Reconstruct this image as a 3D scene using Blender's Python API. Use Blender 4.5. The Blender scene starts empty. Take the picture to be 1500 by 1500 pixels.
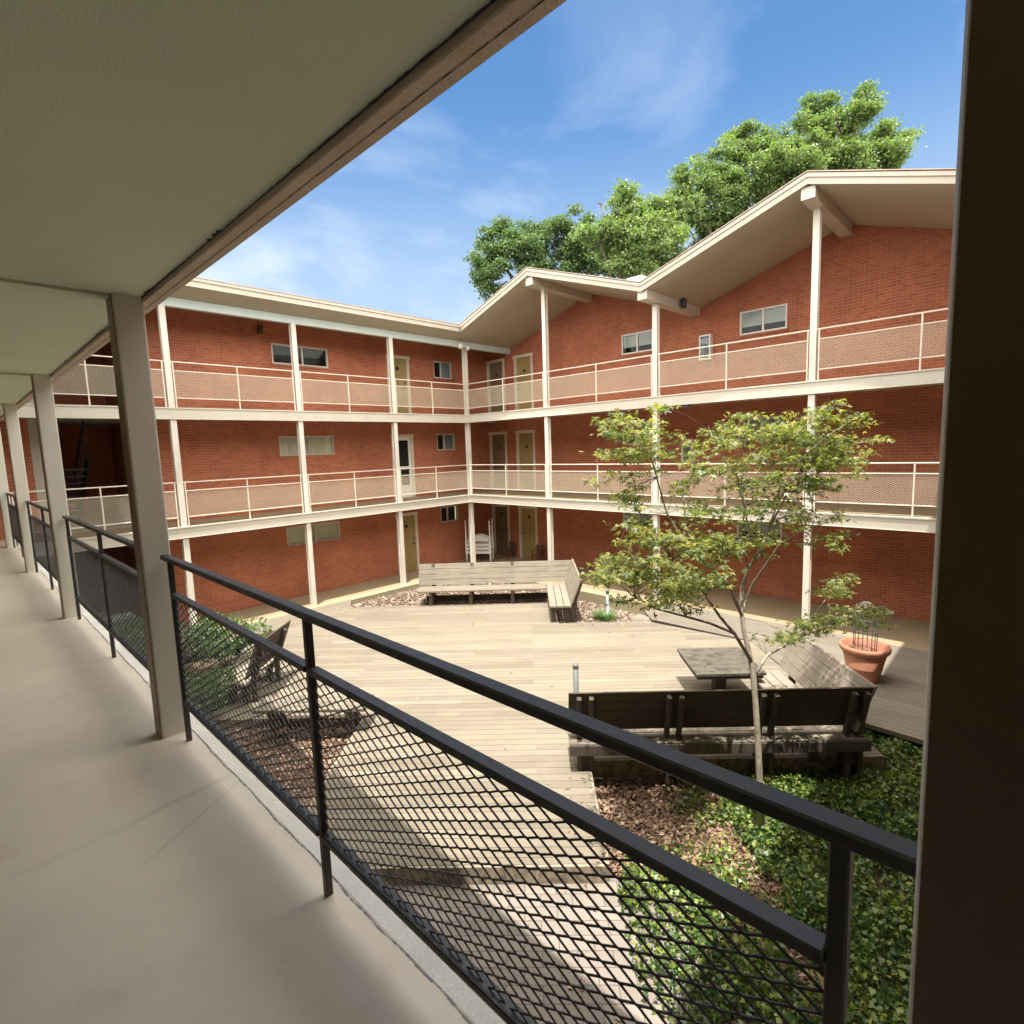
import bpy, math, random
import numpy as np
from mathutils import Vector, Matrix
random.seed(7)
rng = np.random.default_rng(11)
scene = bpy.context.scene
COL = scene.collection
rad = math.radians

# ---------------------------------------------------------------- camera
FPX, YAW, PIT, ROLL = 801.5, -0.769474, 0.116820, -0.0339074
EYE = Vector((0.0, 0.0, 1.55))
_f = Vector((math.sin(YAW) * math.cos(PIT), math.cos(YAW) * math.cos(PIT), -math.sin(PIT)))
_r0 = Vector((math.cos(YAW), -math.sin(YAW), 0)); _u0 = _r0.cross(_f)
RV = math.cos(ROLL) * _r0 + math.sin(ROLL) * _u0
UV_ = -math.sin(ROLL) * _r0 + math.cos(ROLL) * _u0
cd = bpy.data.cameras.new('camera'); cam = bpy.data.objects.new('camera', cd); COL.objects.link(cam)
cd.sensor_width = 36; cd.lens = FPX / 1500 * 36; cd.clip_start = 0.05; cd.clip_end = 3000
cam.matrix_world = Matrix(((RV.x, UV_.x, -_f.x, EYE.x), (RV.y, UV_.y, -_f.y, EYE.y), (RV.z, UV_.z, -_f.z, EYE.z), (0, 0, 0, 1)))
scene.camera = cam

def at(px, py, depth):
    """pixel of the 1500 px photo + distance along the view axis -> point"""
    px, py, depth = float(px), float(py), float(depth)
    return EYE + depth * (_f + (px - 750) / FPX * RV - (py - 750) / FPX * UV_)

# ---------------------------------------------------------------- light
SUN_X, SUN_Y = 0.14, -0.19            # sun direction (per metre of height)
sv = Vector((SUN_X, SUN_Y, 1)).normalized()
world = bpy.data.worlds.new('World'); scene.world = world; world.use_nodes = True
wt = world.node_tree; wt.nodes.clear()
def wn(t, **k):
    n = wt.nodes.new(t)
    for a, b in k.items(): setattr(n, a, b)
    return n
sky = wn('ShaderNodeTexSky', sky_type='NISHITA', sun_disc=False)
sky.sun_elevation = math.asin(sv.z); sky.sun_rotation = math.atan2(sv.x, sv.y)
sky.altitude = 100; sky.air_density = 1.0; sky.dust_density = 0.6; sky.ozone_density = 2.5
tc = wn('ShaderNodeTexCoord'); sep = wn('ShaderNodeSeparateXYZ'); wt.links.new(tc.outputs['Generated'], sep.inputs[0])
zz = wn('ShaderNodeMath', operation='ADD'); zz.inputs[1].default_value = 0.22; wt.links.new(sep.outputs['Z'], zz.inputs[0])
zm = wn('ShaderNodeMath', operation='MAXIMUM'); zm.inputs[1].default_value = 0.05; wt.links.new(zz.outputs[0], zm.inputs[0])
dx = wn('ShaderNodeMath', operation='DIVIDE'); wt.links.new(sep.outputs['X'], dx.inputs[0]); wt.links.new(zm.outputs[0], dx.inputs[1])
dy = wn('ShaderNodeMath', operation='DIVIDE'); wt.links.new(sep.outputs['Y'], dy.inputs[0]); wt.links.new(zm.outputs[0], dy.inputs[1])
cmb = wn('ShaderNodeCombineXYZ'); wt.links.new(dx.outputs[0], cmb.inputs[0]); wt.links.new(dy.outputs[0], cmb.inputs[1])
mp = wn('ShaderNodeMapping'); mp.inputs['Rotation'].default_value = (0, 0, rad(25)); mp.inputs['Scale'].default_value = (1.0, 0.8, 1)
mp.inputs['Location'].default_value = (1.2, 4.6, 0)
wt.links.new(cmb.outputs[0], mp.inputs[0])
n1 = wn('ShaderNodeTexNoise'); n1.inputs['Scale'].default_value = 2.3; n1.inputs['Detail'].default_value = 9; n1.inputs['Roughness'].default_value = 0.56; n1.inputs['Distortion'].default_value = 0.35
wt.links.new(mp.outputs[0], n1.inputs['Vector'])
cr = wn('ShaderNodeValToRGB'); cr.color_ramp.elements[0].position = 0.47; cr.color_ramp.elements[1].position = 0.80
cr.color_ramp.elements[1].color = (0.75, 0.75, 0.75, 1)
wt.links.new(n1.outputs['Fac'], cr.inputs[0])
hs = wn('ShaderNodeHueSaturation'); hs.inputs['Hue'].default_value = 0.497; hs.inputs['Saturation'].default_value = 1.20; hs.inputs['Value'].default_value = 0.52
wt.links.new(sky.outputs[0], hs.inputs['Color'])
mr = wn('ShaderNodeMapRange'); wt.links.new(sep.outputs['Z'], mr.inputs['Value'])
mr.inputs['From Min'].default_value = 0.30; mr.inputs['From Max'].default_value = 0.58; mr.inputs['To Min'].default_value = 1.0; mr.inputs['To Max'].default_value = 0.22
ml = wn('ShaderNodeMath', operation='MULTIPLY'); wt.links.new(cr.outputs[0], ml.inputs[0]); wt.links.new(mr.outputs[0], ml.inputs[1])
mx = wn('ShaderNodeMixRGB'); mx.inputs[2].default_value = (2.7, 2.95, 3.2, 1)
hz = wn('ShaderNodeMapRange'); wt.links.new(sep.outputs['Z'], hz.inputs['Value']); hz.interpolation_type = 'SMOOTHSTEP'
hz.inputs['From Min'].default_value = 0.20; hz.inputs['From Max'].default_value = 0.52; hz.inputs['To Min'].default_value = 0.68; hz.inputs['To Max'].default_value = 0.0
mh = wn('ShaderNodeMixRGB'); mh.inputs[2].default_value = (1.65, 2.0, 2.45, 1); wt.links.new(hz.outputs[0], mh.inputs[0]); wt.links.new(hs.outputs[0], mh.inputs[1])
wt.links.new(ml.outputs[0], mx.inputs[0]); wt.links.new(mh.outputs[0], mx.inputs[1])
# bright clouds added out of view, overhead and south, to fill the shade
n2 = wn('ShaderNodeTexNoise'); n2.inputs['Scale'].default_value = 1.6; n2.inputs['Detail'].default_value = 8; n2.inputs['Roughness'].default_value = 0.55
wt.links.new(cmb.outputs[0], n2.inputs['Vector'])
dt = wn('ShaderNodeVectorMath', operation='DOT_PRODUCT'); wt.links.new(tc.outputs['Generated'], dt.inputs[0]); dt.inputs[1].default_value = (0.50, -0.50, 0.70)
ad = wn('ShaderNodeMath', operation='MULTIPLY_ADD'); wt.links.new(dt.outputs['Value'], ad.inputs[0]); ad.inputs[1].default_value = 0.8; sb = wn('ShaderNodeMath', operation='SUBTRACT'); sb.inputs[1].default_value = 0.5; wt.links.new(n2.outputs['Fac'], sb.inputs[0]); wt.links.new(sb.outputs[0], ad.inputs[2])
c2 = wn('ShaderNodeValToRGB'); c2.color_ramp.elements[0].position = 0.04; c2.color_ramp.elements[1].position = 0.22
wt.links.new(ad.outputs[0], c2.inputs[0])
mx2 = wn('ShaderNodeMixRGB'); mx2.inputs[2].default_value = (12.5, 11.8, 10.8, 1)
wt.links.new(c2.outputs[0], mx2.inputs[0]); wt.links.new(mx.outputs[0], mx2.inputs[1])
bg = wn('ShaderNodeBackground'); bg.inputs['Strength'].default_value = 0.14
wo = wn('ShaderNodeOutputWorld'); wt.links.new(mx2.outputs[0], bg.inputs[0]); wt.links.new(bg.outputs[0], wo.inputs[0])

sd = bpy.data.lights.new('sun', 'SUN'); sd.energy = 2.9; sd.angle = rad(0.5); sd.color = (1.0, 0.95, 0.87)
so = bpy.data.objects.new('sun', sd); COL.objects.link(so); so.location = (0, 0, 30)
so.rotation_euler = sv.to_track_quat('Z', 'Y').to_euler()
vs = scene.view_settings; vs.view_transform = 'Standard'; vs.look = 'None'; vs.exposure = 1.55; vs.gamma = 1
scene.render.engine = 'CYCLES'
scene.cycles.max_bounces = 10; scene.cycles.diffuse_bounces = 6; scene.cycles.transparent_max_bounces = 12
scene.cycles.use_denoising = True
scene.cycles.sample_clamp_indirect = 6

# ---------------------------------------------------------------- helpers
def tag(o, label=None, cat=None, group=None, kind=None):
    if label: o['label'] = label
    if cat: o['category'] = cat
    if group: o['group'] = group
    if kind: o['kind'] = kind
    return o

def empty(name, loc, label, cat, group=None, rz=0.0):
    o = bpy.data.objects.new(name, None); COL.objects.link(o); o.location = loc; o.rotation_euler = (0, 0, rz)
    o.empty_display_size = 0.2
    return tag(o, label, cat, group)

class MB:
    def __init__(s): s.v = []; s.f = []; s.sm = []
    def add(s, vs, fs, smooth=False):
        b = len(s.v); s.v += [tuple(p) for p in vs]
        for f in fs: s.f.append(tuple(b + i for i in f)); s.sm.append(smooth)
        return s
    def box(s, x0, x1, y0, y1, z0, z1, bev=0.0):
        if x0 > x1: x0, x1 = x1, x0
        if y0 > y1: y0, y1 = y1, y0
        if z0 > z1: z0, z1 = z1, z0
        if bev <= 0:
            v = [(x, y, z) for z in (z0, z1) for y in (y0, y1) for x in (x0, x1)]
            return s.add(v, [(0, 2, 3, 1), (4, 5, 7, 6), (0, 1, 5, 4), (2, 6, 7, 3), (0, 4, 6, 2), (1, 3, 7, 5)])
        # chamfered box: three nested rings
        b = min(bev, (x1 - x0) / 3, (y1 - y0) / 3, (z1 - z0) / 3)
        c = ((x0 + x1) / 2, (y0 + y1) / 2, (z0 + z1) / 2); h = ((x1 - x0) / 2, (y1 - y0) / 2, (z1 - z0) / 2)
        vs = []; idx = {}
        for sx in (-1, 1):
            for sy in (-1, 1):
                for sz in (-1, 1):
                    for a in range(3):
                        e = [h[0] - b, h[1] - b, h[2] - b]; e[a] = h[a]
                        idx[(sx, sy, sz, a)] = len(vs); vs.append((c[0] + sx * e[0], c[1] + sy * e[1], c[2] + sz * e[2]))
        fs = []
        def face(ks):
            P = [Vector(vs[k]) for k in ks]; n = (P[1] - P[0]).cross(P[2] - P[0]); m = sum(P, Vector()) / len(P) - Vector(c)
            fs.append(tuple(ks) if n.dot(m) > 0 else tuple(reversed(ks)))
        for a in range(3):
            o1, o2 = [i for i in range(3) if i != a]
            for sg in (-1, 1):
                ks = []
                for p, q in ((-1, -1), (1, -1), (1, 1), (-1, 1)):
                    k = [0, 0, 0]; k[a] = sg; k[o1] = p; k[o2] = q; ks.append(idx[(*k, a)])
                face(ks)
            for p in (-1, 1):
                for q in (-1, 1):
                    k0 = [0, 0, 0]; k0[o1] = p; k0[o2] = q
                    A = k0[:]; A[a] = -1; B = k0[:]; B[a] = 1
                    face([idx[(*A, o1)], idx[(*B, o1)], idx[(*B, o2)], idx[(*A, o2)]])
        for sx in (-1, 1):
            for sy in (-1, 1):
                for sz in (-1, 1): face([idx[(sx, sy, sz, 0)], idx[(sx, sy, sz, 1)], idx[(sx, sy, sz, 2)]])
        return s.add(vs, fs)
    def prism(s, poly, z0, z1, axis='z'):
        n = len(poly)
        def P(a, b, c): return {'z': (a, b, c), 'y': (a, c, b), 'x': (c, a, b)}[axis]
        v = [P(a, b, z0) for a, b in poly] + [P(a, b, z1) for a, b in poly]
        f = [tuple(range(n))[::-1], tuple(range(n, 2 * n))] + [(i, (i + 1) % n, n + (i + 1) % n, n + i) for i in range(n)]
        return s.add(v, f)
    def bar(s, p, q, w, h=None, up=(0, 0, 1)):
        p = Vector(p); q = Vector(q); d = (q - p).normalized(); u = Vector(up)
        if abs(d.dot(u)) > 0.98: u = Vector((0, 1, 0))
        a = d.cross(u).normalized(); b = a.cross(d); h = h or w
        v = [e + a * (sx * w / 2) + b * (sy * h / 2) for e in (p, q) for sx, sy in ((-1, -1), (1, -1), (1, 1), (-1, 1))]
        return s.add(v, [(0, 1, 2, 3), (7, 6, 5, 4), (0, 4, 5, 1), (1, 5, 6, 2), (2, 6, 7, 3), (3, 7, 4, 0)])
    def tube(s, pts, rs, n=8, smooth=True):
        pts = [Vector(p) for p in pts]; rs = rs if isinstance(rs, (list, tuple)) else [rs] * len(pts)
        v = []; f = []; a = None
        for i, p in enumerate(pts):
            d = (pts[min(i + 1, len(pts) - 1)] - pts[max(i - 1, 0)]).normalized()
            if a is None: a = d.orthogonal().normalized()
            a = (a - d * a.dot(d)); a = a.normalized() if a.length > 1e-6 else d.orthogonal().normalized()
            b = d.cross(a)
            for k in range(n):
                t = 2 * math.pi * k / n; v.append(p + rs[i] * (math.cos(t) * a + math.sin(t) * b))
        for i in range(len(pts) - 1):
            for k in range(n): f.append((i * n + k, i * n + (k + 1) % n, (i + 1) * n + (k + 1) % n, (i + 1) * n + k))
        f.append(tuple(range(n))[::-1]); f.append(tuple(range((len(pts) - 1) * n, len(pts) * n)))
        return s.add(v, f, smooth)
    def lathe(s, prof, c, n=32, smooth=True):
        v = []; f = []
        for r, z in prof:
            for k in range(n): t = 2 * math.pi * k / n; v.append((c[0] + r * math.cos(t), c[1] + r * math.sin(t), c[2] + z))
        for i in range(len(prof) - 1):
            for k in range(n): f.append((i * n + k, i * n + (k + 1) % n, (i + 1) * n + (k + 1) % n, (i + 1) * n + k))
        return s.add(v, f, smooth)
    def build(s, name, m, parent=None, loc=None):
        me = bpy.data.meshes.new(name)
        off = Vector((0, 0, 0))
        if loc is not None: off = Vector(loc)
        elif parent is not None and not getattr(s, 'local', False):
            p = parent
            while p is not None: off += p.location; p = p.parent
        me.from_pydata([(x - off.x, y - off.y, z - off.z) for x, y, z in s.v], [], s.f)
        me.polygons.foreach_set('use_smooth', s.sm); me.materials.append(m); me.update()
        o = bpy.data.objects.new(name, me); COL.objects.link(o)
        if loc is not None: o.location = loc
        if parent is not None: o.parent = parent
        return o

def np_mesh(name, V, F, m, parent=None, sizes=None):
    """fast mesh from an (n,3) array and an (m,k) face array"""
    me = bpy.data.meshes.new(name); V = np.asarray(V, np.float32); F = np.asarray(F, np.int32)
    me.vertices.add(len(V)); me.vertices.foreach_set('co', V.ravel())
    k = F.shape[1]; me.loops.add(F.size); me.loops.foreach_set('vertex_index', F.ravel())
    me.polygons.add(len(F)); me.polygons.foreach_set('loop_start', np.arange(0, F.size, k, dtype=np.int32))
    me.polygons.foreach_set('loop_total', np.full(len(F), k, np.int32))
    me.materials.append(m); me.update(calc_edges=True); me.validate()
    o = bpy.data.objects.new(name, me); COL.objects.link(o)
    if parent is not None: o.parent = parent
    return o

def copy_tree(o, parent=None):
    c = o.copy(); COL.objects.link(c); c.parent = parent
    for ch in list(o.children): copy_tree(ch, c)
    return c

# ---------------------------------------------------------------- materials
class NT:
    def __init__(s, name):
        s.m = bpy.data.materials.new(name); s.m.use_nodes = True; s.t = s.m.node_tree
        s.b = s.t.nodes['Principled BSDF']; s.out = s.t.nodes['Material Output']
    def n(s, t, ins=None, **k):
        x = s.t.nodes.new(t)
        for a, b in k.items(): setattr(x, a, b)
        for a, b in (ins or {}).items():
            if hasattr(b, 'is_linked'): s.t.links.new(b, x.inputs[a])
            else: x.inputs[a].default_value = b
        return x
    def l(s, a, b): s.t.links.new(a, b)
    def noise(s, scale, vec=None, detail=4, rough=0.55, dist=0.0):
        x = s.n('ShaderNodeTexNoise', {'Scale': scale, 'Detail': detail, 'Roughness': rough, 'Distortion': dist})
        if vec is not None: s.l(vec, x.inputs['Vector'])
        return x.outputs['Fac']
    def ramp(s, f, stops):
        x = s.n('ShaderNodeValToRGB', {0: f}); e = x.color_ramp.elements
        while len(e) < len(stops): e.new(0.5)
        for i, (p, c) in enumerate(stops): e[i].position = p; e[i].color = (*c, 1) if len(c) == 3 else c
        return x.outputs[0]
    def mix(s, f, a, b, mode='MIX'):
        x = s.n('ShaderNodeMixRGB', blend_type=mode)
        for i, q in ((0, f), (1, a), (2, b)):
            if hasattr(q, 'is_linked'): s.l(q, x.inputs[i])
            elif i == 0: x.inputs[0].default_value = q
            else: x.inputs[i].default_value = (*q, 1)
        return x.outputs[0]
    def bump(s, h, strength=0.3, dist=0.01):
        x = s.n('ShaderNodeBump', {'Strength': strength, 'Distance': dist, 'Height': h}); s.l(x.outputs[0], s.b.inputs['Normal']); return x
    def pos(s): return s.n('ShaderNodeNewGeometry').outputs['Position']
    def obj(s): return s.n('ShaderNodeTexCoord').outputs['Object']
    def mapv(s, vec, scale=(1, 1, 1), rot=(0, 0, 0), loc=(0, 0, 0)):
        x = s.n('ShaderNodeMapping', {'Scale': scale, 'Rotation': rot, 'Location': loc}); s.l(vec, x.inputs[0]); return x.outputs[0]
    def col(s, c):
        if hasattr(c, 'is_linked'): s.l(c, s.b.inputs['Base Color'])
        else: s.b.inputs['Base Color'].default_value = (*c, 1)
    def set(s, **k):
        for a, v in k.items():
            i = s.b.inputs[a.replace('_', ' ')]
            if hasattr(v, 'is_linked'): s.l(v, i)
            else: i.default_value = v
        return s

def paint(name, c, rough=0.5, var=0.12, scale=3.0, bump=0.05, bscale=180, grime=None):
    N = NT(name); p = N.pos()
    a = N.noise(scale, p, 6, 0.6)
    d = tuple(x * (1 - var) for x in c); e = tuple(min(1, x * (1 + var)) for x in c)
    col = N.ramp(a, [(0.3, d), (0.7, e)])
    if grime:
        g = N.noise(scale * 4, N.mapv(p, (1, 1, 0.25)), 8, 0.65)
        col = N.mix(N.ramp(g, [(0.56, (0, 0, 0)), (0.78, (1, 1, 1))]), col, grime)
    N.col(col); N.set(Roughness=rough); N.bump(N.noise(bscale, p, 3), bump, 0.004)
    return N.m

def brick_mat(name, c1, c2, mortar):
    N = NT(name); p = N.pos(); sp = N.n('ShaderNodeSeparateXYZ', {0: p})
    u = N.n('ShaderNodeMath', {0: sp.outputs[0], 1: sp.outputs[1]}, operation='ADD')
    v = N.n('ShaderNodeCombineXYZ', {0: u.outputs[0], 1: sp.outputs[2]})
    b = N.n('ShaderNodeTexBrick', {'Vector': v.outputs[0], 'Color1': (*c1, 1), 'Color2': (*c2, 1), 'Mortar': (*mortar, 1), 'Scale': 1.0,
            'Mortar Size': 0.006, 'Mortar Smooth': 0.25, 'Bias': -0.1, 'Brick Width': 0.203, 'Row Height': 0.0677}, offset=0.5)
    big = N.noise(0.9, p, 5, 0.6); sm = N.noise(55, p, 3, 0.6)
    c = N.mix(0.55, b.outputs['Color'], N.ramp(big, [(0.3, (0.66, 0.60, 0.58)), (0.7, (1.15, 1.12, 1.1))]), 'MULTIPLY')
    c = N.mix(0.4, c, N.ramp(sm, [(0.3, (0.65, 0.62, 0.6)), (0.7, (1.2, 1.2, 1.2))]), 'MULTIPLY')
    st = N.noise(1.0, N.mapv(p, (7, 7, 0.55)), 6, 0.7)
    c = N.mix(N.ramp(st, [(0.56, (0, 0, 0)), (0.76, (0.5, 0.5, 0.5))]), c, N.mix(1.0, c, (0.62, 0.60, 0.60), 'MULTIPLY'))
    wh = N.noise(0.55, N.mapv(p, (1, 1, 1), (0, 0, 0), (9, 4, 2)), 7, 0.72)
    c = N.mix(N.ramp(wh, [(0.60, (0, 0, 0)), (0.80, (0.28, 0.28, 0.28))]), c, (0.52, 0.40, 0.34))
    N.col(c); N.set(Roughness=0.85)
    h = N.mix(0.25, N.n('ShaderNodeInvert', {1: b.outputs['Fac']}).outputs[0], sm)
    N.bump(h, 0.55, 0.006)
    return N.m

def concrete(name, c, speck=0.15, scale=1.2, rough=0.8, bump=0.15, stain=(0.6, 0.58, 0.55)):
    N = NT(name); p = N.pos()
    a = N.noise(scale, p, 8, 0.62); f = N.noise(140, p, 2, 0.7); s2 = N.noise(scale * 5, p, 6, 0.7, 0.6)
    col = N.ramp(a, [(0.25, tuple(x * 0.82 for x in c)), (0.75, tuple(x * 1.12 for x in c))])
    col = N.mix(speck * 2, col, N.ramp(f, [(0.3, (0.7, 0.7, 0.7)), (0.7, (1.2, 1.2, 1.2))]), 'MULTIPLY')
    col = N.mix(N.ramp(s2, [(0.6, (0, 0, 0)), (0.8, (0.55, 0.55, 0.55))]), col, N.mix(1.0, col, stain, 'MULTIPLY'))
    N.col(col); N.set(Roughness=rough); N.bump(N.mix(0.5, f, s2), bump, 0.004)
    return N.m

def plank_mat(name, ca, cb, dark, width=0.14, length=3.2, gap=0.0042, grey=None):
    """boards run along the object's own x axis"""
    N = NT(name); p = N.obj()
    b = N.n('ShaderNodeTexBrick', {'Vector': p, 'Color1': (0.2, 0.2, 0.2, 1), 'Color2': (0.9, 0.9, 0.9, 1), 'Mortar': (0.5, 0.5, 0.5, 1), 'Scale': 1.0, 'Mortar Size': 0.0015,
            'Mortar Smooth': 0.15, 'Brick Width': length, 'Row Height': width, 'Bias': 0.0}, offset=0.37, offset_frequency=3)
    b2 = N.n('ShaderNodeTexBrick', {'Vector': N.mapv(p, (1, 1, 1), (0, 0, 0), (157.0, 0, 0)), 'Color1': (1, 1, 1, 1), 'Color2': (1, 1, 1, 1), 'Mortar': (0, 0, 0, 1), 'Scale': 1.0, 'Mortar Size': gap,
            'Mortar Smooth': 0.3, 'Brick Width': 400.0, 'Row Height': width, 'Bias': 0.0}, offset=0.0)
    gr = N.noise(9, N.mapv(p, (0.35, 9, 1)), 8, 0.7, 0.3)
    gr2 = N.noise(2.2, N.mapv(p, (0.5, 2.5, 1)), 6, 0.65)
    crk = N.noise(14, N.mapv(p, (0.16, 5.5, 1)), 5, 0.6, 0.2)
    tone = N.mix(0.45, gr, N.n('ShaderNodeSeparateColor', {0: b.outputs['Color']}).outputs[0])
    c = N.ramp(tone, [(0.25, ca), (0.75, cb)])
    c = N.mix(0.6, c, N.ramp(gr2, [(0.3, (0.78, 0.75, 0.72)), (0.7, (1.14, 1.14, 1.13))]), 'MULTIPLY')
    c = N.mix(N.ramp(crk, [(0.66, (0, 0, 0)), (0.76, (0.75, 0.75, 0.75))]), c, tuple(x * 0.55 for x in ca))
    if grey: c = N.mix(N.ramp(N.noise(0.8, p, 5, 0.6), [(0.52, (0, 0, 0)), (0.68, (0.6, 0.6, 0.6))]), c, grey)
    rd = N.noise(3.0, N.mapv(p, (0.28, 4.0, 1), (0, 0, 0), (3, 8, 0)), 5, 0.6)
    c = N.mix(N.ramp(rd, [(0.66, (0, 0, 0)), (0.74, (0.5, 0.5, 0.5))]), c, tuple(x * y for x, y in zip(ca, (1.0, 0.62, 0.50))))
    wt_ = N.noise(0.45, p, 6, 0.7, 0.4)
    c = N.mix(N.ramp(wt_, [(0.54, (0, 0, 0)), (0.72, (0.42, 0.42, 0.42))]), c, N.mix(1.0, c, (0.66, 0.64, 0.62), 'MULTIPLY'))
    c = N.mix(b2.outputs['Fac'], c, dark)
    N.col(c); N.set(Roughness=0.8)
    N.bump(N.mix(0.3, N.n('ShaderNodeInvert', {1: b2.outputs['Fac']}).outputs[0], gr), 0.5, 0.008)
    return N.m

def wood_mat(name, ca, cb, axis=0, stain=None, rough=0.8):
    N = NT(name); p = N.obj(); sc = [7, 7, 7]; sc[axis] = 0.35
    gr = N.noise(6, N.mapv(p, sc), 8, 0.68, 0.3); lg = N.noise(2.5, p, 5, 0.6)
    c = N.ramp(gr, [(0.3, ca), (0.72, cb)])
    c = N.mix(0.6, c, N.ramp(lg, [(0.3, (0.75, 0.74, 0.72)), (0.7, (1.15, 1.14, 1.12))]), 'MULTIPLY')
    if stain:
        st = N.noise(7, p, 7, 0.7, 0.5); c = N.mix(N.ramp(st, [(0.47, (0, 0, 0)), (0.62, (0.85, 0.85, 0.85))]), c, stain)
    N.col(c); N.set(Roughness=rough); N.bump(gr, 0.3, 0.004)
    return N.m

def leaf_mat(name, stops, trans=0.35, rough=0.45, spread=3.0):
    N = NT(name); g = N.n('ShaderNodeNewGeometry')
    r = g.outputs['Random Per Island']; big = N.noise(spread, g.outputs['Position'], 3, 0.6)
    t = N.mix(0.5, r, big); c = N.ramp(t, stops)
    N.col(c); N.set(Roughness=rough)
    tr = N.n('ShaderNodeBsdfTranslucent', {'Color': N.mix(1.0, c, (1.3, 1.5, 0.6), 'MULTIPLY')})
    ms = N.n('ShaderNodeMixShader', {0: trans}); N.l(N.b.outputs[0], ms.inputs[1]); N.l(tr.outputs[0], ms.inputs[2]); N.l(ms.outputs[0], N.out.inputs[0])
    return N.m

def flat(name, c, rough=0.5, metal=0.0): 
    return paint(name, c, rough, 0.06, 4, 0.02)

M = {}
M['brick'] = brick_mat('red_brick', (0.49, 0.155, 0.075), (0.37, 0.108, 0.055), (0.47, 0.29, 0.20))
M['brick_dark'] = brick_mat('bounce_cut_brick', (0.13, 0.05, 0.03), (0.09, 0.034, 0.022), (0.16, 0.11, 0.085))  # for the unseen gallery wall, darkened to cut bounce light on the columns
M['cream'] = paint('cream_paint', (0.56, 0.53, 0.45), 0.45, 0.05, 2.0, 0.03, 120, grime=(0.50, 0.44, 0.35))
M['column_white'] = paint('white_column_paint', (0.68, 0.645, 0.57), 0.45, 0.05, 2.0, 0.04, 90, grime=(0.55, 0.48, 0.4))
M['aqua'] = paint('pale_aqua_paint', (0.56, 0.66, 0.63), 0.5, 0.06, 2.0, 0.03)
M['soffit'] = paint('tan_soffit_paint', (0.44, 0.41, 0.32), 0.7, 0.06, 1.0, 0.05, 60, grime=(0.39, 0.355, 0.27))
M['fascia'] = paint('fascia_paint', (0.45, 0.41, 0.34), 0.5, 0.05, 2, 0.03)
M['roof_trim'] = paint('roof_edge_trim', (0.40, 0.30, 0.245), 0.6, 0.1, 3, 0.03)
M['roofing'] = concrete('asphalt_roofing', (0.22, 0.19, 0.17))
M['white_metal'] = paint('white_sheet_metal', (0.80, 0.80, 0.80), 0.35, 0.03)
M['near_col'] = paint('cream_column_enamel', (0.76, 0.75, 0.65), 0.45, 0.05, 1.5, 0.10, 45, grime=(0.66, 0.62, 0.52))
M['column_shade_brown'] = paint('painted_shade_brown', (0.27, 0.185, 0.115), 0.45, 0.06, 1.5, 0.1, 45)
M['ceiling'] = paint('sprayed_ceiling', (0.70, 0.78, 0.61), 0.9, 0.06, 0.8, 0.55, 130, grime=(0.65, 0.70, 0.55))
M['edge'] = concrete('weathered_concrete_edge', (0.68, 0.57, 0.45), 0.3, 4, 0.9, 0.9, stain=(0.55, 0.5, 0.45))
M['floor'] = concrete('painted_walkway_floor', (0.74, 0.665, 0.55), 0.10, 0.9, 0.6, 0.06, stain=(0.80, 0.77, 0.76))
def floor_mat():
    N = NT('painted_walkway_floor_worn'); p = N.pos()
    a = N.noise(0.9, p, 8, 0.62); f = N.noise(150, p, 2, 0.7); b_ = N.noise(3.2, p, 7, 0.7, 0.6)
    c = N.ramp(a, [(0.28, (0.63, 0.56, 0.465)), (0.72, (0.80, 0.725, 0.60))])
    c = N.mix(N.ramp(b_, [(0.56, (0, 0, 0)), (0.74, (0.5, 0.5, 0.5))]), c, N.mix(1.0, c, (0.78, 0.74, 0.72), 'MULTIPLY'))
    c = N.mix(0.22, c, N.ramp(f, [(0.3, (0.7, 0.7, 0.7)), (0.7, (1.15, 1.15, 1.15))]), 'MULTIPLY')
    v = N.n('ShaderNodeTexVoronoi', {'Scale': 0.55}, feature='DISTANCE_TO_EDGE'); N.l(N.mix(0.12, p, N.n('ShaderNodeTexNoise', {'Scale': 2.0, 'Detail': 6}).outputs['Color']), v.inputs['Vector'])
    crk = N.ramp(v.outputs['Distance'], [(0.0, (1, 1, 1)), (0.0035, (0, 0, 0))]); gate = N.ramp(N.noise(0.7, p, 3), [(0.46, (0, 0, 0)), (0.58, (0.32, 0.32, 0.32))])
    c = N.mix(N.mix(1.0, crk, gate, 'MULTIPLY'), c, (0.26, 0.22, 0.18))
    sp_ = N.noise(20, p, 3, 0.5); c = N.mix(N.ramp(sp_, [(0.73, (0, 0, 0)), (0.77, (0.6, 0.6, 0.6))]), c, (0.42, 0.36, 0.29))
    N.col(c); N.set(Roughness=N.ramp(b_, [(0.3, (0.5, 0.5, 0.5)), (0.7, (0.68, 0.68, 0.68))])); N.bump(N.mix(0.5, f, b_), 0.07, 0.004); return N.m
M['floor'] = floor_mat()
M['curb'] = concrete('raw_concrete_edge', (0.80, 0.78, 0.72), 0.25, 3, 0.9, 0.4)
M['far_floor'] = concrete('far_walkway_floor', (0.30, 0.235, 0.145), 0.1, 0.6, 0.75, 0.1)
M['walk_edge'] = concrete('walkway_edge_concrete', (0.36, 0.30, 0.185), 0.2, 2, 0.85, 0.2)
M['black_rail'] = paint('dark_grey_enamel', (0.066, 0.067, 0.067), 0.42, 0.1, 5, 0.12, 70)
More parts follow.
